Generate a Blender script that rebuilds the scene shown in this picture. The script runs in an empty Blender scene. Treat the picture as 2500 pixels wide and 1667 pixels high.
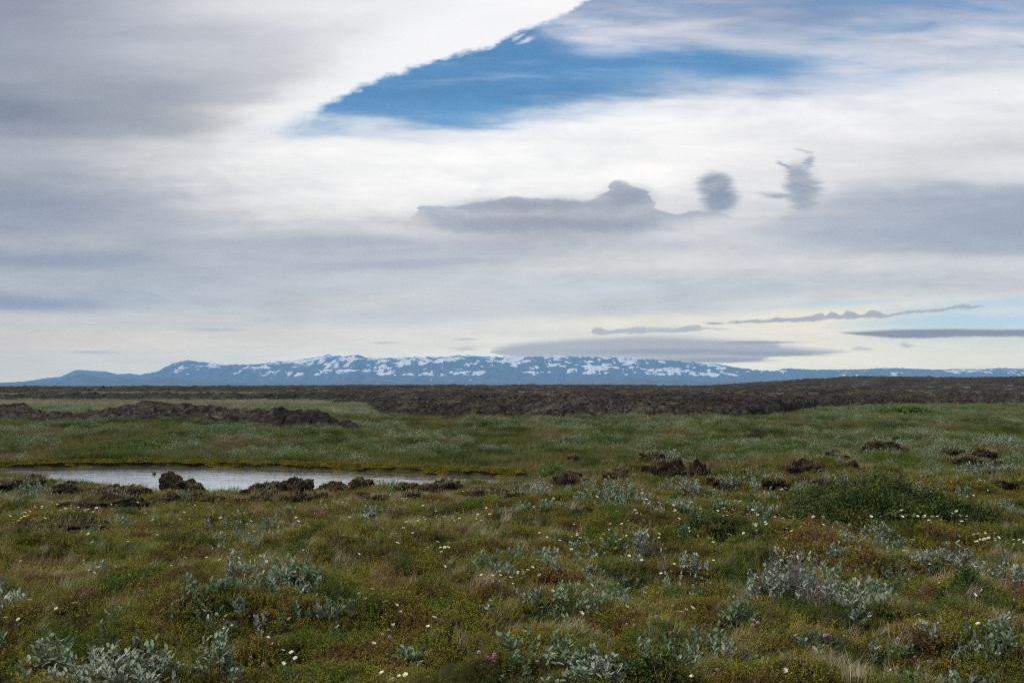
import bpy, bmesh, math, random
import numpy as np
from mathutils import Vector, noise as mnoise

random.seed(7)
RNG = np.random.default_rng(11)
scene = bpy.context.scene
COL = scene.collection

# ------------------------------------------------------------------ camera
F = 2500 * 35.0 / 36.0            # focal length in photo pixels
PITCH = math.atan((944 - 833.5) / F)
CAM_Z = 1.7
cam_d = bpy.data.cameras.new('camera')
cam_d.lens = 35; cam_d.sensor_width = 36
cam_d.clip_start = 0.1; cam_d.clip_end = 80000
cam = bpy.data.objects.new('camera', cam_d)
COL.objects.link(cam)
cam.location = (0, 0, CAM_Z)
cam.rotation_euler = (math.pi / 2 + PITCH, 0, 0)
scene.camera = cam


def ray(px, py):
    xc, yc = (px - 1250) / F, (833.5 - py) / F
    c, s = math.cos(PITCH), math.sin(PITCH)
    return xc, c - yc * s, s + yc * c          # x, y (forward), z


def at(px, py, z=0.0):
    x, y, dz = ray(px, py)
    k = (z - CAM_Z) / dz
    return x * k, y * k


def UW(px, py):
    x, y, z = ray(px, py)
    return x / y, z / y


# ------------------------------------------------------------------ light
SUN_EL, SUN_AZ = math.radians(46), math.radians(-118)   # azimuth from +Y, clockwise positive
sd_ = bpy.data.lights.new('sun', 'SUN')
sd_.energy = 3.0; sd_.angle = math.radians(8); sd_.color = (1.0, 0.95, 0.87)
sun = bpy.data.objects.new('sun', sd_)
COL.objects.link(sun)
sdir = Vector((math.sin(SUN_AZ) * math.cos(SUN_EL), math.cos(SUN_AZ) * math.cos(SUN_EL), math.sin(SUN_EL)))
sun.rotation_euler = (-sdir).to_track_quat('-Z', 'Y').to_euler()
scene.view_settings.view_transform = 'Standard'
scene.view_settings.look = 'None'
scene.view_settings.exposure = 0.0
scene.view_settings.gamma = 1.0
scene.view_settings.use_curve_mapping = False
scene.cycles.max_bounces = 6
scene.cycles.diffuse_bounces = 3
scene.cycles.transparent_max_bounces = 8
scene.cycles.use_denoising = False
scene.cycles.filter_width = 1.2


def lin(c):
    c = c / 255.0
    return c / 12.92 if c <= 0.04045 else ((c + 0.055) / 1.055) ** 2.4


# ------------------------------------------------------------------ sky (world)
world = bpy.data.worlds.new('World')
scene.world = world
world.use_nodes = True
WT = world.node_tree
WT.nodes.clear()


class NT:
    """small wrapper: build a node tree from expressions"""
    def __init__(self, tree):
        self.t = tree

    def put(self, sock, v):
        if isinstance(v, bpy.types.NodeSocket):
            self.t.links.new(v, sock)
        elif v is not None:
            sock.default_value = v

    def m(self, op, a, b=None, c=None, clamp=False):
        n = self.t.nodes.new('ShaderNodeMath'); n.operation = op; n.use_clamp = clamp
        for i, v in enumerate((a, b, c)):
            self.put(n.inputs[i], v)
        return n.outputs[0]

    def add(self, a, b): return self.m('ADD', a, b)
    def sub(self, a, b): return self.m('SUBTRACT', a, b)
    def mul(self, a, b): return self.m('MULTIPLY', a, b)

    def xyz(self, x, y, z=0.0):
        n = self.t.nodes.new('ShaderNodeCombineXYZ')
        for i, v in enumerate((x, y, z)):
            self.put(n.inputs[i], v)
        return n.outputs[0]

    def noise(self, vec, scale=1.0, detail=3.0, rough=0.5, dist=0.0):
        n = self.t.nodes.new('ShaderNodeTexNoise')
        self.put(n.inputs['Vector'], vec)
        n.inputs['Scale'].default_value = scale
        n.inputs['Detail'].default_value = detail
        n.inputs['Roughness'].default_value = rough
        n.inputs['Distortion'].default_value = dist
        return n.outputs['Fac']

    def smooth(self, v, a, b, lo=0.0, hi=1.0, kind='SMOOTHSTEP'):
        n = self.t.nodes.new('ShaderNodeMapRange'); n.interpolation_type = kind
        self.put(n.inputs['Value'], v)
        n.inputs['From Min'].default_value = a; n.inputs['From Max'].default_value = b
        n.inputs['To Min'].default_value = lo; n.inputs['To Max'].default_value = hi
        return n.outputs[0]

    def mix(self, f, a, b, blend='MIX'):
        n = self.t.nodes.new('ShaderNodeMix'); n.data_type = 'RGBA'; n.blend_type = blend
        self.put(n.inputs[0], f)
        self.put(n.inputs[6], a if isinstance(a, bpy.types.NodeSocket) else (*a[:3], 1))
        self.put(n.inputs[7], b if isinstance(b, bpy.types.NodeSocket) else (*b[:3], 1))
        return n.outputs[2]

    def ramp(self, f, stops, mode='LINEAR'):
        n = self.t.nodes.new('ShaderNodeValToRGB')
        r = n.color_ramp; r.interpolation = mode
        while len(r.elements) < len(stops):
            r.elements.new(0.5)
        for e, (p, c) in zip(r.elements, stops):
            e.position = p; e.color = c if len(c) == 4 else (*c, 1)
        self.put(n.inputs[0], f)
        return n.outputs[0], n.outputs[1]


w = NT(WT)
tc = WT.nodes.new('ShaderNodeTexCoord')
sep = WT.nodes.new('ShaderNodeSeparateXYZ')
WT.links.new(tc.outputs['Generated'], sep.inputs[0])
dx, dy, dz = sep.outputs
yy = w.m('MAXIMUM', w.m('ABSOLUTE', dy), 0.15)
U0 = w.m('DIVIDE', dx, yy)
W0 = w.m('DIVIDE', dz, yy)
nish = WT.nodes.new('ShaderNodeTexSky')
nish.sky_type = 'NISHITA'; nish.sun_disc = False
nish.sun_elevation = SUN_EL; nish.sun_rotation = SUN_AZ
SKY_K = 0.10
AIR = 0.44
blue = w.mix(1.0, nish.outputs[0], (SKY_K * 0.63, SKY_K * 1.06, SKY_K * 1.27), 'MULTIPLY')

BLUE = (lin(92), lin(146), lin(194))


def stop_colour(c, thin=True):
    """cloud colour and cover that over the open sky give the target colour c (sRGB 0-255)"""
    if not isinstance(c, tuple):
        c = (c, c, c)
    t = [lin(v) for v in c]
    a = 1 - min(1, max(0, (t[2] - t[0] - 0.03) / (BLUE[2] - BLUE[0] - 0.03))) if thin else 1.0
    if a < 0.12:
        return (0.72, 0.76, 0.82, 0.0)
    cc = [max(0.05, min(1.0, (t[i] - (1 - a) * BLUE[i]) / a)) for i in range(3)]
    return (*cc, a)


PX0, PX1 = -150, 2650
tpos = lambda px: (px - PX0) / (PX1 - PX0)
u_lo, u_hi = UW(PX0, 500)[0], UW(PX1, 500)[0]

# slow warps that turn the smooth colour fields into drawn-out cloud
pw = w.xyz(w.mul(U0, 1.0), w.mul(W0, 4.0), 0.0)
n1 = w.noise(pw, 5.0, 4, 0.55)
pw2 = w.xyz(w.mul(U0, 1.0), w.mul(W0, 5.0), 3.7)
n2 = w.noise(pw2, 4.0, 4, 0.55)
U1 = w.add(U0, w.mul(w.sub(n1, 0.5), 0.22))
lowk = w.smooth(W0, 0.0, 0.25, 0.25, 1.0)
W1 = w.add(W0, w.mul(w.mul(w.sub(n2, 0.5), 0.075), lowk))


def grid(rows, Us, Ws, thin=True):
    pos = w.smooth(Us, u_lo, u_hi, kind='LINEAR')
    col = alp = None
    prev = None
    for py, stops in sorted(rows, key=lambda r: -r[0]):
        c, a = w.ramp(pos, [(tpos(px), stop_colour(v, thin and py < 340)) for px, v in stops], 'B_SPLINE' if len(stops) > 5 else 'EASE')
        wv = UW(1250, py)[1]
        if col is None:
            col, alp = c, a
        else:
            f = w.smooth(Ws, prev, wv)
            col = w.mix(f, col, c)
            alp = w.add(w.mul(alp, w.sub(1.0, f)), w.mul(a, f))
        prev = wv
    return col, alp


ROWS_B = [
    (935, [(0, (206, 208, 204)), (800, (212, 216, 212)), (1300, (222, 225, 218)), (1900, (224, 226, 214)), (2500, (220, 223, 210))]),
    (880, [(0, (204, 204, 202)), (400, (203, 206, 204)), (800, (210, 214, 212)), (1300, (222, 224, 218)), (1900, (226, 227, 214)), (2500, (222, 224, 212))]),
    (830, [(0, (206, 200, 196)), (300, (213, 208, 202)), (700, (210, 210, 206)), (1200, (216, 217, 212)), (1700, (222, 222, 212)), (2000, (229, 223, 212)), (2250, (205, 216, 218)), (2500, (222, 223, 214))]),
    (780, [(0, (204, 203, 202)), (300, (200, 201, 203)), (700, (195, 200, 205)), (1000, (192, 200, 207)), (1500, (206, 209, 208)), (1900, (234, 229, 214)), (2200, (222, 222, 214)), (2350, (188, 212, 224)), (2500, (186, 210, 224))]),
    (740, [(0, (150, 163, 182)), (200, (160, 172, 188)), (500, (180, 188, 198)), (900, (208, 209, 208)), (1200, (200, 205, 208)), (1600, (190, 198, 206)), (2000, (206, 209, 208)), (2300, (218, 220, 214)), (2500, (212, 220, 220))]),
    (700, [(0, (175, 183, 193)), (500, (175, 184, 196)), (900, (198, 203, 207)), (1300, (200, 206, 210)), (1600, (184, 193, 202)), (2000, (190, 197, 203)), (2500, (205, 208, 208))]),
    (640, [(0, (155, 167, 182)), (300, (165, 174, 186)), (700, (185, 191, 199)), (1000, (178, 186, 197)), (1300, (212, 214, 215)), (1700, (215, 216, 216)), (2100, (205, 208, 212)), (2500, (205, 208, 212))]),
    (600, [(0, (170, 178, 188)), (400, (178, 184, 193)), (800, (180, 187, 197)), (1200, (202, 204, 208)), (1500, (212, 213, 216)), (1800, (212, 213, 215)), (2150, (176, 185, 197)), (2500, (168, 178, 192))]),
    (560, [(0, (155, 165, 180)), (300, (165, 172, 184)), (600, (195, 198, 205)), (800, (210, 211, 213)), (1100, (205, 206, 210)), (1500, (205, 207, 211)), (1800, (215, 217, 220)), (2100, (183, 191, 202)), (2300, (160, 171, 188)), (2500, (154, 166, 184))]),
    (500, [(0, (148, 158, 175)), (250, (152, 160, 176)), (480, (178, 183, 193)), (700, (228, 228, 228)), (950, (240, 240, 240)), (1300, (230, 230, 231)), (1800, (222, 222, 224)), (2050, (200, 204, 211)), (2250, (168, 177, 192)), (2500, (160, 171, 188))]),
    (430, [(0, (160, 168, 180)), (200, (160, 167, 180)), (420, (192, 196, 202)), (600, (238, 238, 238)), (1000, (248, 248, 247)), (1500, (243, 243, 243)), (1900, (228, 228, 229)), (2200, (220, 220, 223)), (2500, (212, 213, 218))]),
    (360, [(0, (168, 174, 186)), (250, (190, 193, 198)), (450, (222, 222, 221)), (560, (235, 235, 234)), (800, (246, 246, 245)), (1300, (250, 250, 249)), (1700, (241, 241, 241)), (2100, (225, 225, 227)), (2500, (218, 218, 221))]),
    (315, [(560, (205, 212, 222)), (680, (165, 188, 212)), (900, (205, 215, 228)), (1150, (236, 239, 243)), (1500, (248, 248, 248)), (2000, (238, 238, 240)), (2500, (222, 222, 225))]),
    (270, [(600, (98, 150, 196)), (780, (96, 149, 196)), (980, (100, 152, 198)), (1150, (150, 180, 213)), (1400, (212, 220, 231)), (1700, (230, 232, 237)), (2000, (238, 240, 242)), (2500, (229, 229, 232))]),
    (225, [(700, (92, 146, 194)), (1250, (94, 147, 195)), (1500, (122, 162, 205)), (1750, (172, 189, 214)), (2000, (205, 212, 224)), (2300, (232, 234, 238)), (2500, (235, 236, 239))]),
    (165, [(850, (92, 146, 194)), (1300, (92, 146, 194)), (1640, (92, 146, 194)), (1780, (128, 164, 206)), (2000, (162, 183, 211)), (2250, (203, 210, 222)), (2500, (212, 216, 225))]),
    (112, [(1000, (92, 146, 194)), (1330, (96, 148, 196)), (1440, (150, 175, 210)), (1600, (198, 206, 220)), (1900, (195, 205, 220)), (2200, (205, 210, 222)), (2500, (195, 205, 220))]),
    (62, [(1200, (96, 148, 196)), (1330, (130, 164, 204)), (1450, (206, 211, 223)), (1600, (205, 212, 223)), (1800, (172, 186, 210)), (2100, (165, 182, 206)), (2300, (158, 177, 205)), (2500, (172, 188, 211))]),
    (0, [(1300, (118, 156, 196)), (1424, (128, 160, 196)), (1600, (166, 179, 204)), (1800, (142, 166, 198)), (2000, (124, 155, 190)), (2200, (136, 161, 195)), (2500, (140, 165, 200))]),
    (-250, [(0, (205, 208, 214)), (1200, (205, 209, 216)), (1800, (180, 192, 210)), (2500, (190, 200, 214))]),
]
ROWS_A = [
    (400, [(0, (166, 172, 184)), (250, (188, 191, 197)), (450, (220, 220, 219)), (700, (240, 240, 240))]),
    (345, [(0, (162, 169, 182)), (250, (180, 184, 192)), (420, (214, 214, 214)), (560, (236, 236, 236)), (700, (246, 246, 246))]),
    (300, [(0, (150, 158, 172)), (200, (158, 165, 178)), (400, (176, 180, 187)), (540, (212, 212, 214)), (680, (240, 240, 240)), (900, (246, 246, 246))]),
    (250, [(0, (136, 146, 161)), (150, (150, 158, 172)), (400, (162, 169, 181)), (600, (187, 190, 197)), (730, (226, 227, 229)), (900, (245, 245, 245))]),
    (185, [(0, (156, 164, 178)), (200, (162, 168, 181)), (400, (175, 180, 190)), (650, (198, 201, 207)), (830, (232, 232, 234)), (1000, (248, 248, 248))]),
    (100, [(0, (150, 158, 174)), (200, (164, 170, 183)), (400, (188, 192, 201)), (700, (212, 214, 219)), (950, (234, 235, 237)), (1150, (250, 250, 250)), (1400, (250, 250, 250))]),
    (0, [(0, (146, 153, 169)), (150, (152, 158, 174)), (380, (190, 194, 204)), (600, (222, 223, 226)), (900, (238, 239, 240)), (1200, (247, 247, 248)), (1450, (250, 250, 250))]),
    (-250, [(0, (170, 176, 188)), (800, (215, 217, 222)), (1500, (235, 236, 238)), (2500, (215, 218, 224))]),
]
colB, alpB = grid(ROWS_B, U1, W1)
colA, _ = grid(ROWS_A, U1, W1, False)
# wisps where cloud thins over the open sky
wsp = w.noise(w.xyz(w.add(U0, w.mul(W0, 0.6)), w.mul(W0, 7.0), 9.1), 9.0, 6, 0.62, 0.4)
edge = w.mul(w.mul(alpB, w.sub(1.0, alpB)), 4.0)
alpB = w.m('ADD', alpB, w.mul(w.mul(w.sub(wsp, 0.5), 1.1), edge), clamp=True)
veil = w.mul(w.smooth(wsp, 0.46, 0.80), 0.24)
alpB = w.m('MAXIMUM', alpB, veil)
col = w.mix(alpB, blue, w.mix(w.smooth(alpB, 0.0, 0.3, 1.0, 0.0), colB, (0.70, 0.75, 0.82)))
# fine streaks in the cloud sheet
st1 = w.noise(w.xyz(w.add(U0, w.mul(W0, 0.8)), w.mul(W0, 5.5), 1.3), 7.0, 7, 0.6, 0.3)
st2 = w.noise(w.xyz(U0, w.mul(W0, 14.0), 5.3), 3.0, 6, 0.6, 0.2)
st3 = w.noise(w.xyz(U0, w.mul(W0, 2.6), 8.8), 15.0, 9, 0.66, 0.6)
pat3 = w.smooth(w.noise(w.xyz(U0, w.mul(W0, 3.0), 2.8), 5.0, 2, 0.5), 0.42, 0.62)
dzp = w.add(w.m('MAXIMUM', dz, 0.0), 0.05)
st4 = w.noise(w.xyz(w.m('DIVIDE', dx, dzp), w.m('DIVIDE', dy, dzp), 0.7), 2.3, 8, 0.6, 0.7)
stk = w.add(w.add(w.mul(w.mul(w.sub(st3, 0.5), pat3), 0.44), w.mul(w.sub(st4, 0.5), 0.26)), w.add(w.mul(w.sub(st1, 0.5), 0.34), w.mul(w.sub(st2, 0.5), 0.30)))
stf = w.smooth(W0, 0.03, 0.16, 0.75, 1.0)
col = w.mix(1.0, col, w.xyz(*[w.add(1.0, w.mul(w.mul(stk, stf), k)) for k in (1.0, 0.9, 0.74)]), 'MULTIPLY')

# ---- big white-edged cloud bank on the upper left: the rim's height follows a curve
rim = [(-150, 372), (300, 372), (470, 370), (563, 362), (648, 338), (701, 314), (760, 286), (787, 256), (840, 226), (882, 208),
       (935, 182), (1020, 158), (1105, 134), (1201, 116), (1254, 82), (1361, 48), (1424, 0), (1520, -90), (1700, -260), (2650, -700)]
fc = WT.nodes.new('ShaderNodeFloatCurve')
cm = fc.mapping
cm.use_clip = False
wy = lambda py: UW(1250, py)[1]
rim_lo, rim_hi = wy(400), wy(-720)
cu = cm.curves[0]
pts = [(tpos(px), (wy(py) - rim_lo) / (rim_hi - rim_lo)) for px, py in rim]
cu.points[0].location = pts[0]; cu.points[1].location = pts[-1]
for p in pts[1:-1]:
    cu.points.new(*p)
cm.update()
WT.links.new(w.smooth(U0, u_lo, u_hi, kind='LINEAR'), fc.inputs['Value'])
rimW = w.add(w.mul(fc.outputs[0], rim_hi - rim_lo), rim_lo)
lump = w.add(w.mul(w.sub(w.noise(w.xyz(U0, w.mul(W0, 1.6), 2.2), 22.0, 9, 0.62), 0.5), 0.030),
             w.mul(w.sub(w.noise(w.xyz(U0, w.mul(W0, 2.4), 4.4), 80.0, 6, 0.62), 0.5), 0.011))
dist = w.add(w.sub(W0, rimW), lump)
soft = w.smooth(U0, UW(640, 300)[0], UW(860, 300)[0], 0.022, 0.0046)
fA = w.m('DIVIDE', dist, soft)
fA = w.smooth(fA, -1.0, 1.0)
rimglow = w.smooth(dist, 0.0, 0.055, 1.0, 0.0)
rimglow = w.mul(rimglow, w.smooth(U0, UW(560, 300)[0], UW(720, 300)[0]))
stA = w.noise(w.xyz(w.sub(U0, w.mul(W0, 0.3)), w.mul(W0, 4.0), 7.7), 6.0, 7, 0.58, 0.5)
colA = w.mix(1.0, colA, w.xyz(*[w.add(1.0, w.mul(w.sub(stA, 0.5), k)) for k in (0.34, 0.32, 0.27)]), 'MULTIPLY')
colA = w.mix(w.mul(rimglow, 0.8), colA, (0.92, 0.92, 0.93))
col = w.mix(fA, col, colA)

# ---- separate dark clouds: ragged ellipses
rag = w.noise(w.xyz(w.mul(U0, 14.0), w.mul(W0, 250.0), 0.4), 1.0, 3, 0.6)
rag2 = w.noise(w.xyz(w.mul(U0, 60.0), w.mul(W0, 90.0), 5.4), 1.0, 4, 0.6)
rag3 = w.noise(w.xyz(w.mul(U0, 16.0), w.mul(W0, 30.0), 8.4), 1.0, 3, 0.5)
Ur = w.add(U0, w.add(w.mul(w.sub(rag, 0.5), 0.015), w.mul(w.sub(rag3, 0.5), 0.011)))
Wr = w.add(W0, w.add(w.mul(w.sub(rag2, 0.5), 0.0065), w.mul(w.sub(rag3, 0.5), 0.010)))
Wh = w.add(W0, w.mul(w.sub(rag2, 0.5), 0.0022))     # calmer warp for thin bars
# steep little curls along the jagged bar
Wj = w.add(W0, w.add(w.mul(w.sub(w.noise(w.xyz(w.sub(w.mul(U0, 42.0), w.mul(W0, 60.0)), w.mul(W0, 30.0), 1.1), 1.0, 5, 0.66), 0.5), 0.0100), 0.0))


def blob(px, py, rx, ry, soft=0.3, tilt=0.0, warp='r'):
    cu_, cw_ = UW(px, py)
    Us, Ws = {'r': (Ur, Wr), 'h': (Ur, Wh), 'j': (U0, Wj)}[warp]
    du, dw = w.sub(Us, cu_), w.sub(Ws, cw_)
    if tilt:
        dw = w.sub(dw, w.mul(du, math.tan(math.radians(tilt))))
    a = w.mul(du, F / rx); b = w.mul(dw, F / ry)
    e = w.m('SQRT', w.add(w.mul(a, a), w.mul(b, b)))
    return w.smooth(e, 1 - soft, 1 + soft, 1.0, 0.0)


puff = w.smooth(w.noise(w.xyz(w.mul(U0, 1.0), w.mul(W0, 2.6), 3.3), 24.0, 6, 0.62, 0.5), 0.28, 0.62, 0.62, 1.0)


def lay(col, blobs, colour, k, solid=False):
    f = None
    for b in blobs:
        f = b if f is None else w.m('MAXIMUM', f, b)
    return w.mix(w.mul(f if solid else w.mul(f, puff), k), col, tuple(lin(v) for v in colour))


def curve_of(pts, Us, handle):
    lo, hi = min(p[1] for p in pts) - 5, max(p[1] for p in pts) + 5
    a, b = pts[0][0], pts[-1][0]
    n_ = WT.nodes.new('ShaderNodeFloatCurve')
    c_ = n_.mapping.curves[0]
    q = [((px - a) / (b - a), (py - lo) / (hi - lo)) for px, py in pts]
    c_.points[0].location = q[0]; c_.points[1].location = q[-1]
    for p in q[1:-1]:
        c_.points.new(*p)
    for p in c_.points:
        p.handle_type = handle
    n_.mapping.update()
    w.put(n_.inputs['Value'], w.smooth(Us, UW(a, 500)[0], UW(b, 500)[0], kind='LINEAR'))
    return n_.outputs[0], UW(1250, hi)[1], UW(1250, lo)[1]


def band(top, bot, st=4.0, sb=4.0, warp='r', handle='AUTO'):
    """cloud between an upper and a lower outline, each a curve over the azimuth"""
    Us, Ws = {'r': (Ur, Wr), 'h': (Ur, Wh), 'j': (U0, Wj), 'f': (Ur, Wf)}[warp]
    o1, w_lo1, w_hi1 = curve_of(top, Us, handle)
    o2, w_lo2, w_hi2 = curve_of(bot, Us, 'AUTO')
    tw = w.sub(w_hi1, w.mul(o1, w_hi1 - w_lo1))
    bw = w.sub(w_hi2, w.mul(o2, w_hi2 - w_lo2))
    m1 = w.smooth(w.mul(w.sub(tw, Ws), F / st), -1.0, 1.0)
    m2 = w.smooth(w.mul(w.sub(Ws, bw), F / sb), -1.0, 1.0)
    return w.mul(m1, m2)


rag4 = w.noise(w.xyz(w.mul(U0, 11.0), w.mul(W0, 420.0), 6.1), 1.0, 2, 0.6)
Wf = w.add(W0, w.add(w.mul(w.sub(rag2, 0.5), 0.007), w.mul(w.sub(rag3, 0.5), 0.004)))
Ur = w.add(Ur, w.mul(w.sub(rag4, 0.5), 0.007))
col = lay(col, [band([(1700, 600), (1850, 560), (2000, 490), (2100, 463), (2300, 457), (2700, 455)], [(1700, 600), (1850, 585), (2000, 592), (2150, 598), (2300, 600), (2700, 590)], 26, 24, 'f')], (158, 169, 187), 0.42)
col = lay(col, [blob(880, 590, 190, 13, 0.7), blob(1010, 640, 330, 11, 0.8, 3), blob(1300, 600, 300, 30, 0.9)], (166, 175, 190), 0.7)
col = lay(col, [band([(1000, 540), (1019, 519), (1033, 503), (1094, 502), (1187, 494), (1253, 480), (1281, 478), (1337, 485), (1398, 492), (1444, 487), (1482, 466), (1514, 442), (1547, 455), (1575, 469), (1594, 494), (1613, 513), (1655, 521), (1711, 515), (1790, 530)],
                     [(1000, 535), (1019, 530), (1060, 545), (1120, 562), (1250, 582), (1400, 582), (1520, 574), (1620, 552), (1711, 533), (1790, 527)], 5, 24, 'f')], (164, 172, 186), 0.92)
col = lay(col, [blob(1330, 549, 270, 17, 0.75), blob(1530, 485, 55, 28, 0.8), blob(1290, 500, 130, 16, 0.9)], (148, 157, 173), 0.75, True)
col = lay(col, [blob(1744, 455, 44, 32, 0.42), blob(1757, 488, 44, 30, 0.45)], (150, 162, 178), 1.0)
col = lay(col, [blob(1748, 470, 30, 36, 0.8)], (140, 153, 171), 0.6)
col = lay(col, [blob(1950, 430, 28, 30, 0.5, -12), blob(1968, 455, 44, 24, 0.5, -6), blob(1962, 482, 34, 28, 0.5), blob(1912, 476, 48, 7, 0.7, -4),
                blob(1925, 404, 20, 6, 0.6, -24), blob(1972, 400, 13, 12, 0.7)], (158, 168, 183), 0.95)
col = lay(col, [blob(1962, 458, 30, 40, 0.8)], (146, 158, 174), 0.5)
col = lay(col, [blob(1960, 370, 20, 3.5, 0.6, -16, 'h')], (190, 194, 203), 0.9)
col = lay(col, [blob(40, 742, 170, 12, 0.7, 0, 'h'), blob(120, 632, 220, 17, 0.8)], (142, 157, 178), 0.7)
col = lay(col, [blob(20, 262, 100, 30, 0.7)], (128, 139, 155), 0.7)
col = lay(col, [blob(2440, 742, 190, 15, 0.6, 5, 'h'), blob(2290, 785, 210, 15, 0.7, 2, 'h'), blob(2060, 741, 120, 6, 0.6, 3, 'h')], (184, 210, 224), 0.85)
col = lay(col, [blob(1960, 775, 160, 22, 0.9, 4, 'h'), blob(1500, 790, 240, 14, 0.9, 0, 'h'), blob(2300, 870, 400, 26, 0.9, 0, 'h')], (236, 231, 214), 0.6)
col = lay(col, [band([(1770, 792), (1781, 784), (1800, 782), (1868, 780), (1905, 775), (1915, 778), (1975, 772), (2005, 767), (2012, 771), (2026, 762), (2048, 769), (2066, 758), (2102, 767), (2122, 756), (2168, 765), (2195, 763), (2289, 752), (2350, 744), (2385, 744), (2400, 752)],
                     [(1770, 788), (1868, 788), (1975, 785), (2031, 780), (2080, 777), (2150, 773), (2195, 769), (2289, 758), (2350, 752), (2400, 748)], 3.0, 3.0, 'j', 'AUTO'), blob(1740, 789, 22, 3, 0.5, 0, 'h')], (172, 177, 188), 1.0, True)
col = lay(col, [band([(1440, 815), (1456, 800), (1480, 804), (1515, 804), (1585, 798), (1600, 801), (1645, 799), (1695, 794), (1715, 800), (1765, 802), (1790, 808)],
                     [(1440, 811), (1500, 816), (1600, 812), (1680, 811), (1725, 805), (1790, 804)], 3.0, 3, 'j', 'AUTO')], (170, 180, 190), 0.95)
col = lay(col, [band([(1190, 866), (1215, 850), (1300, 836), (1450, 826), (1600, 822), (1750, 829), (1880, 836), (1920, 846), (2000, 853), (2050, 858), (2080, 864)],
                     [(1190, 860), (1300, 874), (1500, 882), (1650, 885), (1760, 885), (1840, 881), (1865, 874), (1900, 869), (2000, 864), (2080, 858)], 10, 3.5, 'h')], (170, 176, 186), 1.0, True)
col = lay(col, [blob(1860, 863, 150, 6, 0.5, -1, 'h'), blob(1760, 879, 110, 6, 0.6, 0, 'h'), blob(1640, 858, 200, 7, 0.8, 0, 'h'), blob(1850, 836, 90, 3.5, 0.6, 0, 'h')], (146, 157, 174), 0.85, True)
col = lay(col, [band([(2040, 818), (2060, 811), (2150, 807), (2250, 803), (2400, 804), (2750, 806)], [(2040, 812), (2060, 814), (2150, 823), (2200, 826), (2350, 822), (2750, 824)], 4, 3.5, 'h')], (138, 147, 163), 1.0, True)
col = lay(col, [blob(2101, 850, 24, 5, 0.45), blob(2213, 844, 14, 5, 0.7), blob(230, 860, 55, 3.5, 0.7, 0, 'h'), blob(940, 837, 32, 3.5, 0.6, 0, 'h'), blob(1135, 851, 26, 4, 0.7),
                blob(1140, 828, 26, 3, 0.7, 0, 'h'), blob(520, 805, 70, 4, 0.7, 0, 'h')], (178, 187, 194), 0.85)
col = lay(col, [blob(1285, 98, 15, 6, 0.9, 20), blob(1262, 92, 12, 4, 0.9, 30)], (232, 233, 238), 0.75)
# what the low air takes away and adds on the way, so that the sky keeps its brightness through the haze
HAZE, HAZE_TOP = 5.8e-5, 720.0
HAZE_COL = (0.31, 0.61, 1.0)
path = w.m('MINIMUM', w.m('DIVIDE', HAZE_TOP, w.m('MAXIMUM', W0, 0.002)), 22500.0)
T_ = w.m('EXPONENT', w.mul(path, -HAZE))
inv = w.m('DIVIDE', 1.0, T_)
glow = w.sub(inv, 1.0)
sub_ = w.xyz(*[w.mul(glow, k * AIR) for k in HAZE_COL])
col = w.mix(1.0, col, w.xyz(inv, inv, inv), 'MULTIPLY')
col = w.mix(1.0, col, sub_, 'SUBTRACT')

bg = WT.nodes.new('ShaderNodeBackground')
bg.inputs['Strength'].default_value = 1.0
WT.links.new(col, bg.inputs['Color'])
wo = WT.nodes.new('ShaderNodeOutputWorld')
WT.links.new(bg.outputs[0], wo.inputs['Surface'])
world.cycles.sampling_method = 'MANUAL'
world.cycles.sample_map_resolution = 512


# ------------------------------------------------------------------ helpers
def tag(o, label=None, cat=None, group=None, kind=None):
    if label: o['label'] = label
    if cat: o['category'] = cat
    if group: o['group'] = group
    if kind: o['kind'] = kind
    return o


def mesh(name, V, faces, mats=(), smooth=False, mi=None):
    """V (n,3); faces: list of int arrays, one per face size"""
    V = np.asarray(V, np.float32)
    me = bpy.data.meshes.new(name)
    faces = [np.asarray(f, np.int32) for f in (faces if isinstance(faces, (list, tuple)) else [faces]) if len(f)]
    me.vertices.add(len(V)); me.vertices.foreach_set('co', V.ravel())
    loops = np.concatenate([f.ravel() for f in faces])
    tot = np.concatenate([np.full(len(f), f.shape[1], np.int32) for f in faces])
    start = np.concatenate([[0], np.cumsum(tot)[:-1]]).astype(np.int32)
    me.loops.add(len(loops)); me.loops.foreach_set('vertex_index', loops)
    me.polygons.add(len(tot)); me.polygons.foreach_set('loop_start', start)
    for m_ in mats: me.materials.append(m_)
    if mi is not None: me.polygons.foreach_set('material_index', np.asarray(mi, np.int32))
    me.polygons.foreach_set('use_smooth', np.full(len(tot), smooth, bool))
    me.update(calc_edges=True)
    return me


def link(name, me, parent=None, loc=(0, 0, 0), rz=0.0):
    o = bpy.data.objects.new(name, me)
    COL.objects.link(o)
    o.location = loc; o.rotation_euler = (0, 0, rz)
    if parent: o.parent = parent
    return o


def hashn(ix, iy, seed):
    h = (ix.astype(np.int64) * 374761393 + iy.astype(np.int64) * 668265263 + seed * 1442695041) & 0xFFFFFFFF
    h = ((h ^ (h >> 13)) * 1274126177) & 0xFFFFFFFF
    h = ((h ^ (h >> 16)) * 2246822519) & 0xFFFFFFFF
    return ((h ^ (h >> 15)) & 0xFFFFFF) / float(0xFFFFFF)


def vn(x, y, seed=0):
    ix, iy = np.floor(x), np.floor(y)
    fx, fy = x - ix, y - iy
    fx = fx * fx * fx * (fx * (fx * 6 - 15) + 10); fy = fy * fy * fy * (fy * (fy * 6 - 15) + 10)
    a, b = hashn(ix, iy, seed), hashn(ix + 1, iy, seed)
    c, d = hashn(ix, iy + 1, seed), hashn(ix + 1, iy + 1, seed)
    return (a + (b - a) * fx) * (1 - fy) + (c + (d - c) * fx) * fy


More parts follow.
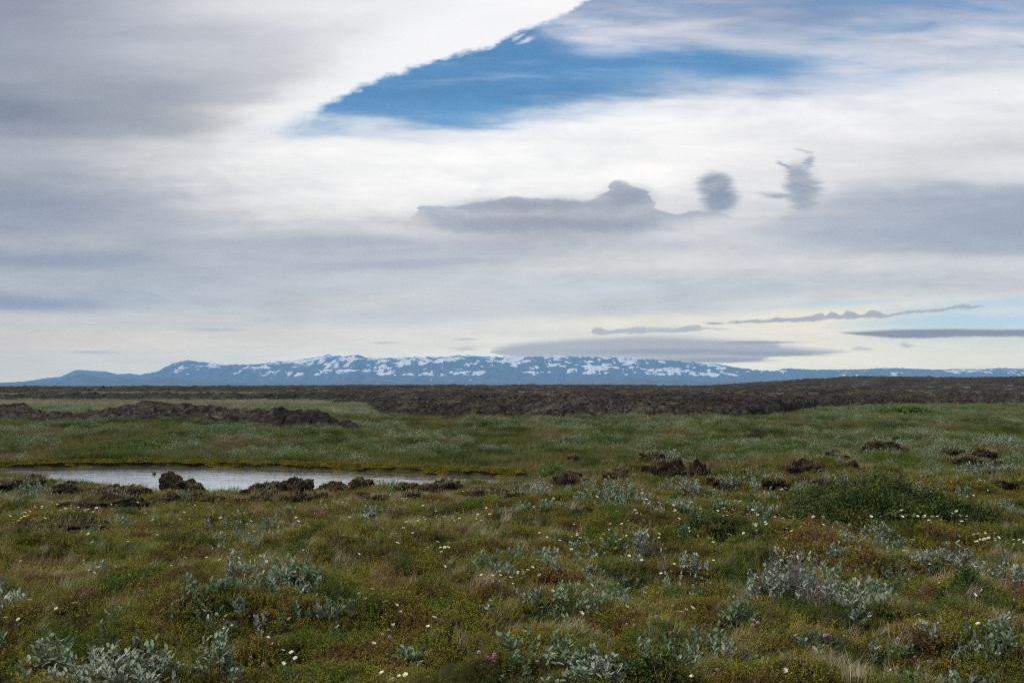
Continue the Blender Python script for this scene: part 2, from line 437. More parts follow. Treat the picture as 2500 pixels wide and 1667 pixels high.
def fbm(x, y, seed=0, oct=4, gain=0.5):
    s, a, n = 0.0, 1.0, 0.0
    for i in range(oct):
        s = s + a * vn(x, y, seed + i * 17); n += a
        x, y = (x * 0.8 - y * 0.6) * 2.03 + 11.3, (x * 0.6 + y * 0.8) * 2.03 + 5.7
        a *= gain
    return s / n


def ridged(x, y, seed=0, oct=4, gain=0.5):
    s, a, n = 0.0, 1.0, 0.0
    for i in range(oct):
        s = s + a * (1 - np.abs(2 * vn(x, y, seed + i * 13) - 1)); n += a
        x, y = (x * 0.8 - y * 0.6) * 2.1 + 3.3, (x * 0.6 + y * 0.8) * 2.1 + 7.7
        a *= gain
    return s / n


def sst(v, a, b):
    t = np.clip((v - a) / (b - a), 0, 1)
    return t * t * (3 - 2 * t)


def poly_sd(x, y, P):
    """signed distance to polygon (negative inside)"""
    x = np.asarray(x, float); y = np.asarray(y, float)
    d = np.full(x.shape, 1e9); inside = np.zeros(x.shape, bool)
    n = len(P)
    for i in range(n):
        ax, ay = P[i]; bx, by = P[(i + 1) % n]
        ex, ey = bx - ax, by - ay
        t = np.clip(((x - ax) * ex + (y - ay) * ey) / (ex * ex + ey * ey), 0, 1)
        d = np.minimum(d, np.hypot(x - ax - t * ex, y - ay - t * ey))
        cond = ((ay > y) != (by > y)) & (x < (bx - ax) * (y - ay) / (by - ay + 1e-12) + ax)
        inside ^= cond
    return np.where(inside, -d, d)


# ------------------------------------------------------------------ terrain shape
WL = -0.35
POND = [at(px, py, WL) for px, py in [
    (-700, 1143), (-300, 1142), (0, 1141), (180, 1139), (350, 1137), (600, 1140), (800, 1146), (1000, 1155), (1150, 1160), (1260, 1163), (1330, 1168),
    (1310, 1187), (1180, 1198), (1000, 1207), (850, 1213), (760, 1218), (620, 1223), (520, 1225), (430, 1220), (300, 1211), (180, 1198), (90, 1181), (0, 1168), (-300, 1152), (-700, 1152)]]
NEAR_U = np.array([q[0] / q[1] for q in POND[11:]][::-1]); NEAR_Y = np.array([q[1] for q in POND[11:]][::-1])
FAR_U = np.array([q[0] / q[1] for q in POND[:11]]); FAR_Y = np.array([q[1] for q in POND[:11]])
POND2 = [at(px, py, -0.02) for px, py in [(2180, 1013), (2260, 1011), (2345, 1009), (2350, 1016), (2270, 1018), (2190, 1017)]]
MOUNDS = [  # photo position of the centre, radius across, height
    (2120, 1275, 0.85, 0.24), (2330, 1330, 0.7, 0.10), (-90, 1235, 1.2, 0.14), (200, 1250, 0.9, 0.10), (1300, 1290, 1.0, 0.10),
    (850, 1340, 1.1, 0.12), (300, 1360, 0.9, 0.10), (1850, 1330, 0.8, 0.12), (1600, 1270, 1.0, 0.08), (1150, 1480, 0.6, 0.09),
    (500, 1560, 0.6, 0.07), (1900, 1500, 0.7, 0.06), (2250, 1480, 0.6, 0.08), (2190, 1200, 1.7, 0.12)]
MOUNDS = [(*at(a, b, -0.05), r, h) for a, b, r, h in MOUNDS]


def ground_h(x, y, fine=True):
    x = np.asarray(x, float); y = np.asarray(y, float)
    r = np.hypot(x, y)
    near = 1 - sst(r, 16, 34)
    uu = x / np.maximum(y, 1)
    h = -(0.15 + 0.13 * (1 - sst(uu, -0.02, 0.08))) * sst(r, 9.5, 15) * (1 - 0.5 * sst(r, 26, 40)) + 0.10 * sst(r, 28, 60)
    h = h + (0.36 * (fbm(x / 1.5, y / 1.5, 3, 3) - 0.5) + 0.20 * (0.55 - np.abs(2 * fbm(x / 0.75, y / 0.75, 9, 2) - 1) * 2.2) + 0.10 * (fbm(x / 0.3, y / 0.3, 15, 2) - 0.5)) * (0.35 + 0.65 * near)
    h = h + 0.30 * (fbm(x / 4.5, y / 4.5, 27, 3) - 0.5) * sst(r, 26, 32) * (1 - sst(r, 52, 60))
    right = sst(x / np.maximum(y, 1), 0.05, 0.2)
    h = h + 0.50 * (fbm(x / 3.0, y / 3.0, 21, 4) - 0.45) * sst(r, 13, 20) * (1 - sst(r, 45, 70)) * (0.45 + 0.55 * right)
    h = h + 0.5 * (fbm(x / 30, y / 30, 5, 3) - 0.5) * sst(r, 45, 120)
    yn, yf = np.interp(uu, NEAR_U, NEAR_Y), np.interp(uu, FAR_U, FAR_Y)
    shore = np.exp(-((y - yn + 1.6) / 2.3) ** 2) * (1 - sst(uu, 0.03, 0.09))
    h = h * (1 - 0.5 * shore) - 0.15 * shore
    for mx, my, mr, mh in MOUNDS:
        h = h + mh * np.exp(-((x - mx) ** 2 + ((y - my) * 0.8) ** 2) / (mr * mr * 0.6))
    m = r < 60
    if np.any(m):
        sd = np.full(r.shape, 9.0)
        jit = 0.30 * (fbm(x[m] / 0.8, y[m] / 0.8, 31, 3) - 0.5) if r.shape else 0
        sd[m] = poly_sd(x[m], y[m], POND) + jit
        bank = WL + 0.09 + 0.06 * fbm(x / 0.4, y / 0.4, 41, 2)
        nearside = (1 - sst(y - 0.5 * (yn + yf), -0.4, 0.4)) * (1 - sst(uu, 0.03, 0.07))
        k = sst(sd, 0.0, 2.2 + 2.6 * nearside)
        h = np.where(sd > 0, np.maximum(bank * (1 - k) + h * k, bank - 0.06), h)
        kin = sst(-sd, -0.05, 0.25)
        h = np.where(sd < 0.05, (WL - 0.35) * kin + bank * (1 - kin), h)
    m2 = (r > 45) & (r < 90)
    if np.any(m2):
        s2 = np.full(r.shape, 9.0)
        s2[m2] = poly_sd(x[m2], y[m2], POND2)
        h = np.where(m2, np.minimum(h, 0.30 * sst(s2, 0, 6) - 0.02 + np.where(s2 < 0, -0.2, 0.02)) * (1 - sst(s2, 3, 8)) + h * sst(s2, 3, 8), h)
    return h


RAY_Y = np.concatenate([np.arange(4.0, 32, 0.03), np.arange(32, 110, 0.4)])


def hit(px, py, off=0.0):
    """where the line of sight through a photo position first meets the ground raised by off"""
    x, y, dz = ray(px, py)
    X = x / y * RAY_Y; Zr = CAM_Z + dz / y * RAY_Y
    below = Zr < ground_h(X, RAY_Y) + off
    i = int(np.argmax(below)) if below.any() else len(RAY_Y) - 1
    return float(X[i]), float(RAY_Y[i])


EDGE_PX = np.array([-800, 880, 940, 1000, 1250, 1500, 1750, 1900, 2000, 2150, 2500, 3300], float)
EDGE_Y = np.array([108, 104, 64, 59, 57, 57, 57, 62, 78, 92, 96, 96], float)
RIDGE = [at(px, py, -0.1) for px, py in [(-900, 1036), (0, 1040), (180, 1034), (260, 1041), (420, 1042), (560, 1042), (640, 1046), (760, 1046), (890, 1062), (970, 1060), (940, 1036),
                                          (900, 1040), (800, 1026), (700, 1018), (560, 1010), (300, 1012), (170, 1022), (100, 1014), (-900, 1010)]]
RIDGE2 = [at(px, py, 0) for px, py in [(2420, 1016), (2520, 1020), (2800, 1022), (3000, 1005), (2700, 1003), (2470, 1006)]]


def lava_h(x, y):
    """height of the lava surface; far below the ground where there is none"""
    px = 1250 + F * x / np.maximum(y, 1)
    r = y
    n = fbm(x / 9, y / 9, 51, 4) - 0.5
    n2 = fbm(x / 40, y / 40, 57, 3) - 0.5
    ye = np.interp(px, EDGE_PX, EDGE_Y)
    inside = (r - ye) + n * 16
    m = sst(inside, -9, -2)
    # grassy strips left open in the lava
    s = sst(px, 120, 260) * (1 - sst(px, 600, 760)) * np.exp(-((r - 235 + n2 * 60) / 30) ** 2)
    s = np.maximum(s, sst(px, 1640, 1720) * (1 - sst(px, 1830, 1920)) * np.exp(-((r - 270 + n2 * 40) / 26) ** 2))
    s = np.maximum(s, (1 - sst(px, 650, 1000)) * (1 - sst(r, 125 + n2 * 60, 140 + n2 * 60)) * 0.6)
    s = np.maximum(s, sst(fbm(x / 55, y / 120, 61, 3), 0.60, 0.68) * sst(r, 110, 160) * (1 - sst(r, 700, 1000)))
    s = np.maximum(s, sst(px, 2000, 2120) * (1 - sst(px, 2330, 2450)) * np.exp(-((r - 520 + n2 * 80) / 60) ** 2))
    blocks = ridged(x / 6.0, y / 6.0, 71, 5, 0.55) - 0.55
    plates = fbm(x / 3.2, y / 3.2, 77, 3)
    plates = np.floor(plates * 9) / 9 + 0.25 * (plates * 9 % 1) / 9 - 0.5
    tiny = (ridged(x / 1.4, y / 1.4, 83, 4, 0.6) - 0.5) * 1.8 + (fbm(x / 0.35, y / 0.35, 87, 2) - 0.5) * (r < 130)
    amp = 0.95 + 0.3 * sst(r, 150, 500)
    base = 0.35 + sst(r, 120, 700) * (1.35 + 0.9 * np.exp(-((px - 1250) / 420) ** 2))
    base = base + sst(px, 1650, 2150) * (6.2 * sst(r, 430, 760) + 0.9 * sst(r, 150, 300))
    far = 1 - 0.5 * sst(r, 900, 2500)
    h = base + amp * far * (1.3 * blocks + 0.7 * plates) + 0.26 * tiny + 1.4 * n2 * sst(r, 80, 300)
    h = h + sst(px, 1650, 2000) * sst(r, 300, 450) * 2.6 * (ridged(x / 70, y / 55, 97, 4) - 0.6)
    h = h - 0.22 * (1 - sst(px, 600, 900)) * (1 - sst(r, 225, 260))
    h = h * m - 2.2 * (1 - m)
    h = h * (1 - s) + s * (-1.5 + np.minimum(h, 0))
    # keep the far crest near eye level
    # near ridge on the left and the small outcrop on the right
    for P, hh, sl in ((RIDGE, 0.55, 2.2), (RIDGE2, 0.55, 2.5)):
        mm = (y > 25) & (y < 110)
        if np.any(mm):
            sd = np.full(x.shape, 50.0)
            sd[mm] = poly_sd(x[mm], y[mm], P) + 2.2 * n[mm] + 0.9 * (plates[mm])
            k = sst(-sd, -0.6, sl)
            hr = -1.0 + k * (1.0 + hh * (0.75 + 2.6 * n + 2.0 * n2)) + (0.9 * blocks + 0.85 * plates) * 0.6 * k + 0.24 * tiny * k
            h = np.maximum(h, hr)
    return h


def polar_mesh(us, ys, hfun):
    """sheet with rows at depths ys and columns at x/y = us"""
    Ug, Yg = np.meshgrid(us, ys)
    X = Ug * Yg
    return X, Yg, hfun(X, Yg)


def grid_faces(nr, nc, keep=None):
    i = np.arange(nr * nc).reshape(nr, nc)
    f = np.stack([i[:-1, :-1], i[:-1, 1:], i[1:, 1:], i[1:, :-1]], -1).reshape(-1, 4)
    if keep is not None:
        f = f[keep.ravel()[f].any(1)]
    return f


def compact(V, Fq):
    used = np.unique(Fq)
    mp = np.full(len(V), -1); mp[used] = np.arange(len(used))
    return V[used], mp[Fq]


# ------------------------------------------------------------------ materials
def new_mat(name):
    m_ = bpy.data.materials.new(name); m_.use_nodes = True
    t = m_.node_tree; t.nodes.clear()
    n = NT(t)
    out = t.nodes.new('ShaderNodeOutputMaterial')
    return m_, n, out


def principled(n, colour, rough=0.8, spec=0.25, normal=None):
    p = n.t.nodes.new('ShaderNodeBsdfPrincipled')
    n.put(p.inputs['Base Color'], colour if isinstance(colour, bpy.types.NodeSocket) else (*colour, 1))
    n.put(p.inputs['Roughness'], rough)
    p.inputs['Specular IOR Level'].default_value = spec
    if normal is not None: n.t.links.new(normal, p.inputs['Normal'])
    return p


def bump(n, h, strength=0.5, dist=0.05):
    b = n.t.nodes.new('ShaderNodeBump')
    b.inputs['Strength'].default_value = strength; b.inputs['Distance'].default_value = dist
    n.t.links.new(h, b.inputs['Height'])
    return b.outputs[0]


def geo(n, out='Position'):
    g = n.t.nodes.new('ShaderNodeNewGeometry')
    return g.outputs[out]


def plant_mat(name, cols, scale=1.2, rough=0.65, trans=0.2, spec=0.25, vary=0.45, lo=0.36, hi=0.64):
    """three colours blended by a world-position noise, with every leaf a little lighter or darker"""
    m_, n, out = new_mat(name)
    pos = geo(n)
    f = n.noise(pos, scale, 3, 0.6)
    c, _ = n.ramp(f, [(lo, cols[0]), ((lo + hi) / 2, cols[1]), (hi, cols[2])])
    isl = geo(n, 'Random Per Island')
    v = n.add(1 - vary / 2, n.mul(isl, vary))
    c = n.mix(1.0, c, n.xyz(v, v, v), 'MULTIPLY')
    p = principled(n, c, rough, spec)
    if trans:
        tr = n.t.nodes.new('ShaderNodeBsdfTranslucent')
        n.put(tr.inputs[0], c)
        mx = n.t.nodes.new('ShaderNodeMixShader'); mx.inputs[0].default_value = trans
        n.t.links.new(p.outputs[0], mx.inputs[1]); n.t.links.new(tr.outputs[0], mx.inputs[2])
        n.t.links.new(mx.outputs[0], out.inputs['Surface'])
    else:
        n.t.links.new(p.outputs[0], out.inputs['Surface'])
    return m_


# soil, moss and thin turf under the plants
M_ground, n, out = new_mat('turf_soil')
pos = geo(n)
a = n.noise(pos, 0.9, 5, 0.6); b = n.noise(pos, 7.0, 4, 0.6); c3 = n.noise(pos, 0.07, 4, 0.6)
near_c, _ = n.ramp(a, [(0.32, (0.022, 0.016, 0.008)), (0.48, (0.040, 0.036, 0.012)), (0.66, (0.060, 0.045, 0.018))])
near_c = n.mix(n.smooth(b, 0.35, 0.7), near_c, (0.028, 0.032, 0.010))
far_c, _ = n.ramp(c3, [(0.35, (0.085, 0.095, 0.045)), (0.5, (0.13, 0.135, 0.075)), (0.65, (0.17, 0.17, 0.10))])
sp = n.t.nodes.new('ShaderNodeSeparateXYZ'); n.t.links.new(pos, sp.inputs[0])
dist_ = n.m('SQRT', n.add(n.mul(sp.outputs[0], sp.outputs[0]), n.mul(sp.outputs[1], sp.outputs[1])))
cc = n.mix(n.smooth(dist_, 45, 75), near_c, far_c)
fine_ = n.noise(pos, 1.2, 6, 0.7)
cc = n.mix(1.0, cc, n.ramp(fine_, [(0.3, (0.7, 0.7, 0.7)), (0.7, (1.25, 1.25, 1.2))])[0], 'MULTIPLY')
p = principled(n, cc, 0.95, 0.03, bump(n, b, 0.6, 0.05))
n.t.links.new(p.outputs[0], out.inputs['Surface'])

M_lava, n, out = new_mat('basalt_lava')
pos = geo(n)
a = n.noise(pos, 0.45, 6, 0.65); b = n.noise(pos, 2.6, 6, 0.7); g_ = n.noise(pos, 0.11, 4, 0.6)
base, _ = n.ramp(b, [(0.3, (0.010, 0.009, 0.009)), (0.5, (0.028, 0.0255, 0.024)), (0.68, (0.085, 0.079, 0.074))])
base = n.mix(n.smooth(a, 0.50, 0.68, 0.0, 0.75), base, (0.030, 0.019, 0.012))
nz = n.t.nodes.new('ShaderNodeSeparateXYZ'); n.t.links.new(geo(n, 'Normal'), nz.inputs[0])
mossf = n.mul(n.mul(n.smooth(g_, 0.46, 0.60), n.smooth(nz.outputs[2], 0.75, 0.97)), n.smooth(a, 0.42, 0.58))
base = n.mix(n.mul(mossf, 0.8), base, (0.085, 0.080, 0.040))
vor = n.t.nodes.new('ShaderNodeTexVoronoi'); vor.feature = 'DISTANCE_TO_EDGE'
vor.inputs['Scale'].default_value = 0.7
wv = n.t.nodes.new('ShaderNodeVectorMath'); wv.operation = 'ADD'
n.t.links.new(pos, wv.inputs[0])
nv = n.t.nodes.new('ShaderNodeTexNoise'); nv.inputs['Scale'].default_value = 0.8; n.t.links.new(pos, nv.inputs['Vector'])
n.t.links.new(nv.outputs['Color'], wv.inputs[1]); n.t.links.new(wv.outputs[0], vor.inputs['Vector'])
crack = n.smooth(vor.outputs['Distance'], 0.0, 0.09)
big_ = n.noise(pos, 0.05, 5, 0.65)
base = n.mix(1.0, base, n.ramp(big_, [(0.35, (0.62, 0.60, 0.58)), (0.65, (1.55, 1.5, 1.45))])[0], 'MULTIPLY')
hgt = n.add(n.mul(b, 0.6), n.mul(crack, 0.5))
p = principled(n, base, 0.95, 0.06, bump(n, hgt, 1.0, 0.35))
n.t.links.new(p.outputs[0], out.inputs['Surface'])

M_water, n, out = new_mat('pond_water')
pos = geo(n)
mp = n.t.nodes.new('ShaderNodeMapping'); n.t.links.new(pos, mp.inputs[0]); mp.inputs['Scale'].default_value = (2.2, 4.2, 1)
mp.inputs['Rotation'].default_value = (0, 0, 0.25)
wa = n.noise(mp.outputs[0], 2.2, 3, 0.55, 0.4)
wb = n.noise(mp.outputs[0], 0.5, 2, 0.5)
hh_ = n.mul(wa, n.smooth(wb, 0.3, 0.65, 0.45, 1.0))
p = principled(n, (0.88, 0.89, 0.90), 0.05, 0.5, bump(n, hh_, 0.16, 0.05))
p.inputs['Metallic'].default_value = 0.92
p.inputs['IOR'].default_value = 1.45
n.t.links.new(p.outputs[0], out.inputs['Surface'])

M_heath = plant_mat('heath_leaf', [(0.080, 0.130, 0.013), (0.235, 0.215, 0.024), (0.19, 0.115, 0.030)], 1.6, 0.75, 0.25, 0.1, 0.9, 0.40, 0.62)
M_dry = plant_mat('dry_grass_blade', [(0.34, 0.27, 0.145), (0.47, 0.39, 0.235), (0.58, 0.50, 0.35)], 1.0, 0.6, 0.3, 0.15, 0.8)
M_green = plant_mat('green_grass_blade', [(0.11, 0.175, 0.024), (0.20, 0.25, 0.042), (0.30, 0.285, 0.08)], 0.8, 0.55, 0.3, 0.15, 0.8)
M_silver = plant_mat('silver_willow_leaf', [(0.17, 0.215, 0.14), (0.25, 0.29, 0.215), (0.34, 0.375, 0.31)], 1.5, 0.8, 0.15, 0.15, 0.6)
M_sage = plant_mat('sage_willow_leaf', [(0.11, 0.175, 0.085), (0.17, 0.235, 0.14), (0.25, 0.30, 0.21)], 1.5, 0.75, 0.2, 0.15, 0.6)
M_birch = plant_mat('dark_birch_leaf', [(0.032, 0.060, 0.008), (0.052, 0.085, 0.012), (0.085, 0.11, 0.018)], 2.5, 0.5, 0.2, 0.2, 1.0)
M_bright = plant_mat('bright_shrub_leaf', [(0.06, 0.115, 0.016), (0.085, 0.15, 0.024), (0.12, 0.18, 0.035)], 2.0, 0.5, 0.25, 0.2, 0.7)
M_moss = plant_mat('golden_moss', [(0.11, 0.105, 0.016), (0.20, 0.165, 0.020), (0.10, 0.11, 0.024)], 2.0, 0.85, 0.1, 0.1)
M_midgrass = plant_mat('meadow_grass_blade', [(0.036, 0.056, 0.012), (0.130, 0.150, 0.038), (0.19, 0.150, 0.07)], 0.4, 0.65, 0.25, 0.1, 0.7, 0.40, 0.60)
M_farwillow = plant_mat('meadow_willow_leaf', [(0.11, 0.155, 0.066), (0.165, 0.210, 0.112), (0.235, 0.27, 0.175)], 0.4, 0.8, 0.15, 0.1, 0.7)
M_twig = plant_mat('willow_twig', [(0.045, 0.032, 0.024), (0.075, 0.056, 0.042), (0.10, 0.08, 0.065)], 5, 0.85, 0)
M_deadtwig = plant_mat('dead_grey_twig', [(0.12, 0.105, 0.105), (0.17, 0.15, 0.15), (0.22, 0.20, 0.20)], 5, 0.9, 0)
M_petal = plant_mat('white_petal', [(0.68, 0.63, 0.48), (0.75, 0.71, 0.59), (0.79, 0.76, 0.67)], 9, 0.6, 0.2, 0.2, 0.15)
M_yellow = plant_mat('yellow_stamen', [(0.55, 0.36, 0.04), (0.62, 0.42, 0.05), (0.68, 0.48, 0.08)], 9, 0.7, 0)
M_pink = plant_mat('pink_floret', [(0.52, 0.28, 0.48), (0.62, 0.36, 0.56), (0.70, 0.46, 0.62)], 9, 0.6, 0.2, 0.2, 0.3)
M_orange = plant_mat('withered_petal', [(0.50, 0.30, 0.10), (0.58, 0.36, 0.14), (0.62, 0.44, 0.22)], 9, 0.7, 0.2)
M_stem = plant_mat('flower_stalk', [(0.10, 0.10, 0.04), (0.13, 0.11, 0.05), (0.16, 0.12, 0.06)], 5, 0.7, 0)

M_peat, n, out = new_mat('peat')
pos = geo(n)
a = n.noise(pos, 9, 6, 0.7); b = n.noise(pos, 2.4, 4, 0.6)
base, _ = n.ramp(a, [(0.3, (0.009, 0.006, 0.004)), (0.5, (0.019, 0.013, 0.009)), (0.7, (0.042, 0.031, 0.021))])
nz = n.t.nodes.new('ShaderNodeSeparateXYZ'); n.t.links.new(geo(n, 'Normal'), nz.inputs[0])
base = n.mix(n.mul(n.smooth(nz.outputs[2], 0.45, 0.95), n.smooth(b, 0.4, 0.6)), base, (0.050, 0.042, 0.018))
p = principled(n, base, 0.95, 0.05, bump(n, a, 0.9, 0.06))
n.t.links.new(p.outputs[0], out.inputs['Surface'])

# far rock with snow fields; the snow field itself comes with the mesh
M_mount, n, out = new_mat('mountain_rock_and_snow')
pos = geo(n)
at_ = n.t.nodes.new('ShaderNodeAttribute'); at_.attribute_name = 'snow'
mp = n.t.nodes.new('ShaderNodeMapping'); n.t.links.new(pos, mp.inputs[0]); mp.inputs['Scale'].default_value = (0.005, 0.003, 0.016)
sn = n.noise(mp.outputs[0], 2.4, 6, 0.6)
sf = n.smooth(n.add(at_.outputs['Fac'], n.mul(n.sub(sn, 0.5), 0.75)), 0.485, 0.515)
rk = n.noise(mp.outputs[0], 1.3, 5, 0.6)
rock, _ = n.ramp(rk, [(0.3, (0.055, 0.072, 0.105)), (0.7, (0.105, 0.133, 0.185))])  # blue in the rock colour stands in for part of the distance haze
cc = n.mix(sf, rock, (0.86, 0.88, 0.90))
p = principled(n, cc, 0.9, 0.1)
n.t.links.new(p.outputs[0], out.inputs['Surface'])

# ------------------------------------------------------------------ ground, water, lava, mountains
ys = np.concatenate([np.geomspace(2.2, 34, 420), np.geomspace(34, 140, 160)[1:], np.geomspace(140, 22400, 70)[1:]])
us = np.concatenate([-np.geomspace(0.72, 2.2, 14)[::-1], np.linspace(-0.71, 0.71, 620), np.geomspace(0.72, 2.2, 14)])
X, Y, Z = polar_mesh(us, ys, ground_h)
V = np.stack([X, Y, Z], -1).reshape(-1, 3)
Fg = grid_faces(len(ys), len(us))
# the plain beside and behind the viewer, as one skirt joined on
sk = np.array([(-57200, 22400), (-57200, -20000), (57200, -20000), (57200, 22400)], float)
nv_ = len(V)
i_ = np.arange(nv_).reshape(len(ys), len(us))
left = i_[:, 0]; right = i_[:, -1]; frontrow = i_[0, :]
B = np.array([(-22400 * 2.2, -3000, 0), (22400 * 2.2, -3000, 0), (-4, -3000, 0), (4, -3000, 0)])
V = np.concatenate([V, B])
tri = [(left[-1], left[j], left[j + 1]) for j in range(0)]
tri = []
for j in range(len(left) - 1):
    tri.append((left[j + 1], nv_, left[j])); tri.append((right[j], nv_ + 1, right[j + 1]))
for j in range(len(frontrow) - 1):
    tri.append((nv_ + 2, frontrow[j + 1], frontrow[j]))
tri.append((nv_, nv_ + 2, left[0])); tri.append((nv_ + 2, nv_ + 1, right[0]))
o = link('ground', mesh('ground', V, [Fg, np.array(tri)], [M_ground], True))
tag(o, 'mossy brown heath and green meadow ground running out to the lava plain', 'ground', kind='structure')

for P, z, lab in ((POND, WL, 'long rippled pond reflecting the pale sky behind the peat bank'), (POND2, -0.02, 'tiny distant pool glinting in the meadow near the lava edge')):
    cx = sum(q[0] for q in P) / len(P); cy = sum(q[1] for q in P) / len(P)
    grow = 0.5
    Q = []
    for iq, q in enumerate(P):
        far_side = iq < (11 if P is POND else 3)
        d = Vector((q[0] - cx, q[1] - cy)); d = d.normalized() * grow
        Q.append((q[0] + d.x * 0.6, q[1] + (grow if far_side else -grow), z))
    bm = bmesh.new()
    f = bm.faces.new([bm.verts.new(q) for q in Q])
    bmesh.ops.triangulate(bm, faces=[f])
    bmesh.ops.recalc_face_normals(bm, faces=bm.faces[:])
    if bm.faces[:][0].normal.z < 0: bmesh.ops.reverse_faces(bm, faces=bm.faces[:])
    me = bpy.data.meshes.new('pond'); bm.to_mesh(me); bm.free()
    me.materials.append(M_water)
    tag(link('pond', me), lab, 'pond', kind='structure')

# lava: dense fan sheet, kept only where it stands above or near the ground
ys = np.concatenate([np.geomspace(32, 110, 380), np.geomspace(110, 420, 260)[1:], np.geomspace(420, 3200, 130)[1:]])
us = np.linspace(-0.64, 0.64, 1150)
X, Y, Z = polar_mesh(us, ys, lava_h)
Zg = ground_h(X, Y)
keep = Z > Zg - 0.25
Zl = np.maximum(Z, Zg - 0.4)
V = np.stack([X, Y, Zl], -1).reshape(-1, 3)
nr = int(np.searchsorted(ys, 57))
for name, lab, msk in (('lava_field', 'wide dark basalt lava field with grassy gaps stretching to the mountains', None),):
    V2, F2 = compact(V, grid_faces(len(ys), len(us), keep))
    tag(link(name, mesh(name, V2, F2, [M_lava], False)), lab, 'lava field', kind='structure')
# far lava plain beyond the crest
ys2 = np.geomspace(3000, 15000, 12); us2 = np.linspace(-0.8, 0.8, 60)
X, Y, Z = polar_mesh(us2, ys2, lambda x, y: 0.6 + 0 * x)
tag(link('lava_plain', mesh('lava_plain', np.stack([X, Y, Z], -1).reshape(-1, 3), grid_faces(12, 60), [M_lava], True)), 'flat dark lava plain at the foot of the mountains', 'lava field', kind='structure')

SKYLINE = [(420, 887), (440, 882), (460, 880), (480, 882), (520, 887), (560, 890), (600, 890), (640, 887), (680, 882), (720, 879), (760, 873), (790, 868), (803, 865), (820, 868),
           (840, 869), (870, 866), (880, 867), (900, 873), (930, 874), (960, 873), (1000, 872), (1050, 871), (1100, 869), (1140, 866), (1160, 868), (1200, 871), (1240, 870),
           (1280, 870), (1340, 870), (1370, 869), (1400, 870), (1450, 870), (1480, 872), (1520, 872), (1550, 874), (1600, 877), (1660, 881), (1700, 885), (1740, 888), (1780, 893),
           (1800, 897), (1850, 903), (1890, 905), (1950, 909), (2050, 916), (2200, 926), (2400, 938), (2700, 946)]
MAIN = [(-200, 946), (0, 938), (150, 930), (280, 921), (332, 915), (345, 914), (385, 905), (400, 897)] + SKYLINE
TABLE = [(-300, 942), (0, 934), (60, 931), (110, 923), (150, 919), (185, 903), (200, 903), (260, 907), (285, 913), (320, 911), (332, 914), (380, 920), (500, 930), (700, 944)]
PLATEAU = [(1500, 946), (1700, 930), (1800, 917), (1870, 907), (1890, 905), (1910, 900), (1930, 899), (1980, 902), (2050, 902), (2110, 901), (2150, 898), (2200, 898), (2250, 901),
           (2300, 902), (2330, 900), (2400, 901), (2440, 898), (2500, 900), (2700, 905), (3000, 900), (3300, 920)]
FOOT = [(-400, 938), (-100, 936), (0, 934), (80, 930), (140, 926), (170, 918), (200, 911), (215, 915), (245, 922), (290, 920), (340, 926), (380, 922), (420, 921), (500, 930), (600, 934),
        (800, 933), (1000, 932), (1300, 933), (1480, 932), (1540, 922), (1600, 927), (1750, 930), (1950, 931), (2200, 936), (2700, 940)]


def mountain(name, prof, y0, y1, label, snow_amt, seed, top_rough):
    pp = np.array(prof, float)
    nu, nt = 1500, 110
    u = np.linspace((pp[0, 0] - 1250) / F, (pp[-1, 0] - 1250) / F, nu)
    px = 1250 + F * u
    t = np.concatenate([np.linspace(0, 1, 90), 1 + np.linspace(0, 1, nt - 90)[1:] * 0.2, [1.25]])
    nt = len(t)
    Ug, T = np.meshgrid(u, t)
    Yg = y0 + (y1 - y0) * T
    PX = 1250 + F * Ug
    rh = (944 - np.interp(PX, pp[:, 0], pp[:, 1])) / F * y1 + CAM_Z
    X = Ug * Yg
    jag = (fbm(PX / 9, PX * 0 + 3.1, seed, 4) - 0.5) * top_rough
    rh = rh + jag * np.minimum(1, np.maximum(rh, 0) / 200)
    tt = np.clip(T, 0, 1)
    prof_t = 0.52 * tt ** 1.7 + 0.48 * sst(tt, 0.42 + 0.16 * (fbm(PX / 60, tt * 2, seed + 4, 3) - 0.5), 0.98)
    gul = ridged(X / 620 + 0.5 * fbm(X / 1500, Yg / 1500, seed + 9, 2), Yg / 4200, seed + 2, 4) - 0.6
    env = np.sin(np.pi * np.clip(tt, 0, 1)) ** 0.8
    h = rh * (prof_t + 0.60 * gul * env * (0.4 + 0.6 * tt))
    h = np.where(T > 1, rh * (1 - 0.9 * (T - 1)), h)
    h = np.maximum(h, -30 + 0 * h) - 2
    V = np.stack([X, Yg, h], -1).reshape(-1, 3)
    me = mesh(name, V, grid_faces(nt, nu), [M_mount], True)
    # snow lies high up and in the hollows
    hf = np.clip(h / 620.0, 0, 1.2)
    band = 0.5 * fbm(X / 130 + h / 60, h / 62, seed + 20, 4, 0.6) + 0.5 * fbm(X / 140 - h / 55, h / 70, seed + 40, 4, 0.6)
    big = fbm(X / 800, h / 170, seed + 25, 3)
    runs = fbm(X / 85 + 1.4 * fbm(X / 600, h / 200, seed + 50, 2), h / 240, seed + 51, 3)
    streak = fbm(X / 1500, h / 16, seed + 29, 3)
    sn = 0.515 + 0.40 * (hf - 0.80) + 1.9 * (band - 0.5) + 1.0 * (big - 0.5) + 0.7 * (runs - 0.5) - 0.45 * gul * env + snow_amt
    sn = sn + 0.9 * (streak - 0.5) * np.exp(-((hf - 0.48) / 0.12) ** 2)
    sn = np.where(hf < 0.36, sn - 0.5 * sst(0.36 - hf, 0, 0.06), sn)
    fade = sst(PX, 370, 430)
    sn = sn * fade
    attr = me.attributes.new('snow', 'FLOAT', 'POINT')
    attr.data.foreach_set('value', sn.ravel().astype(np.float32))
    tag(link(name, me), label, 'mountain', kind='structure')


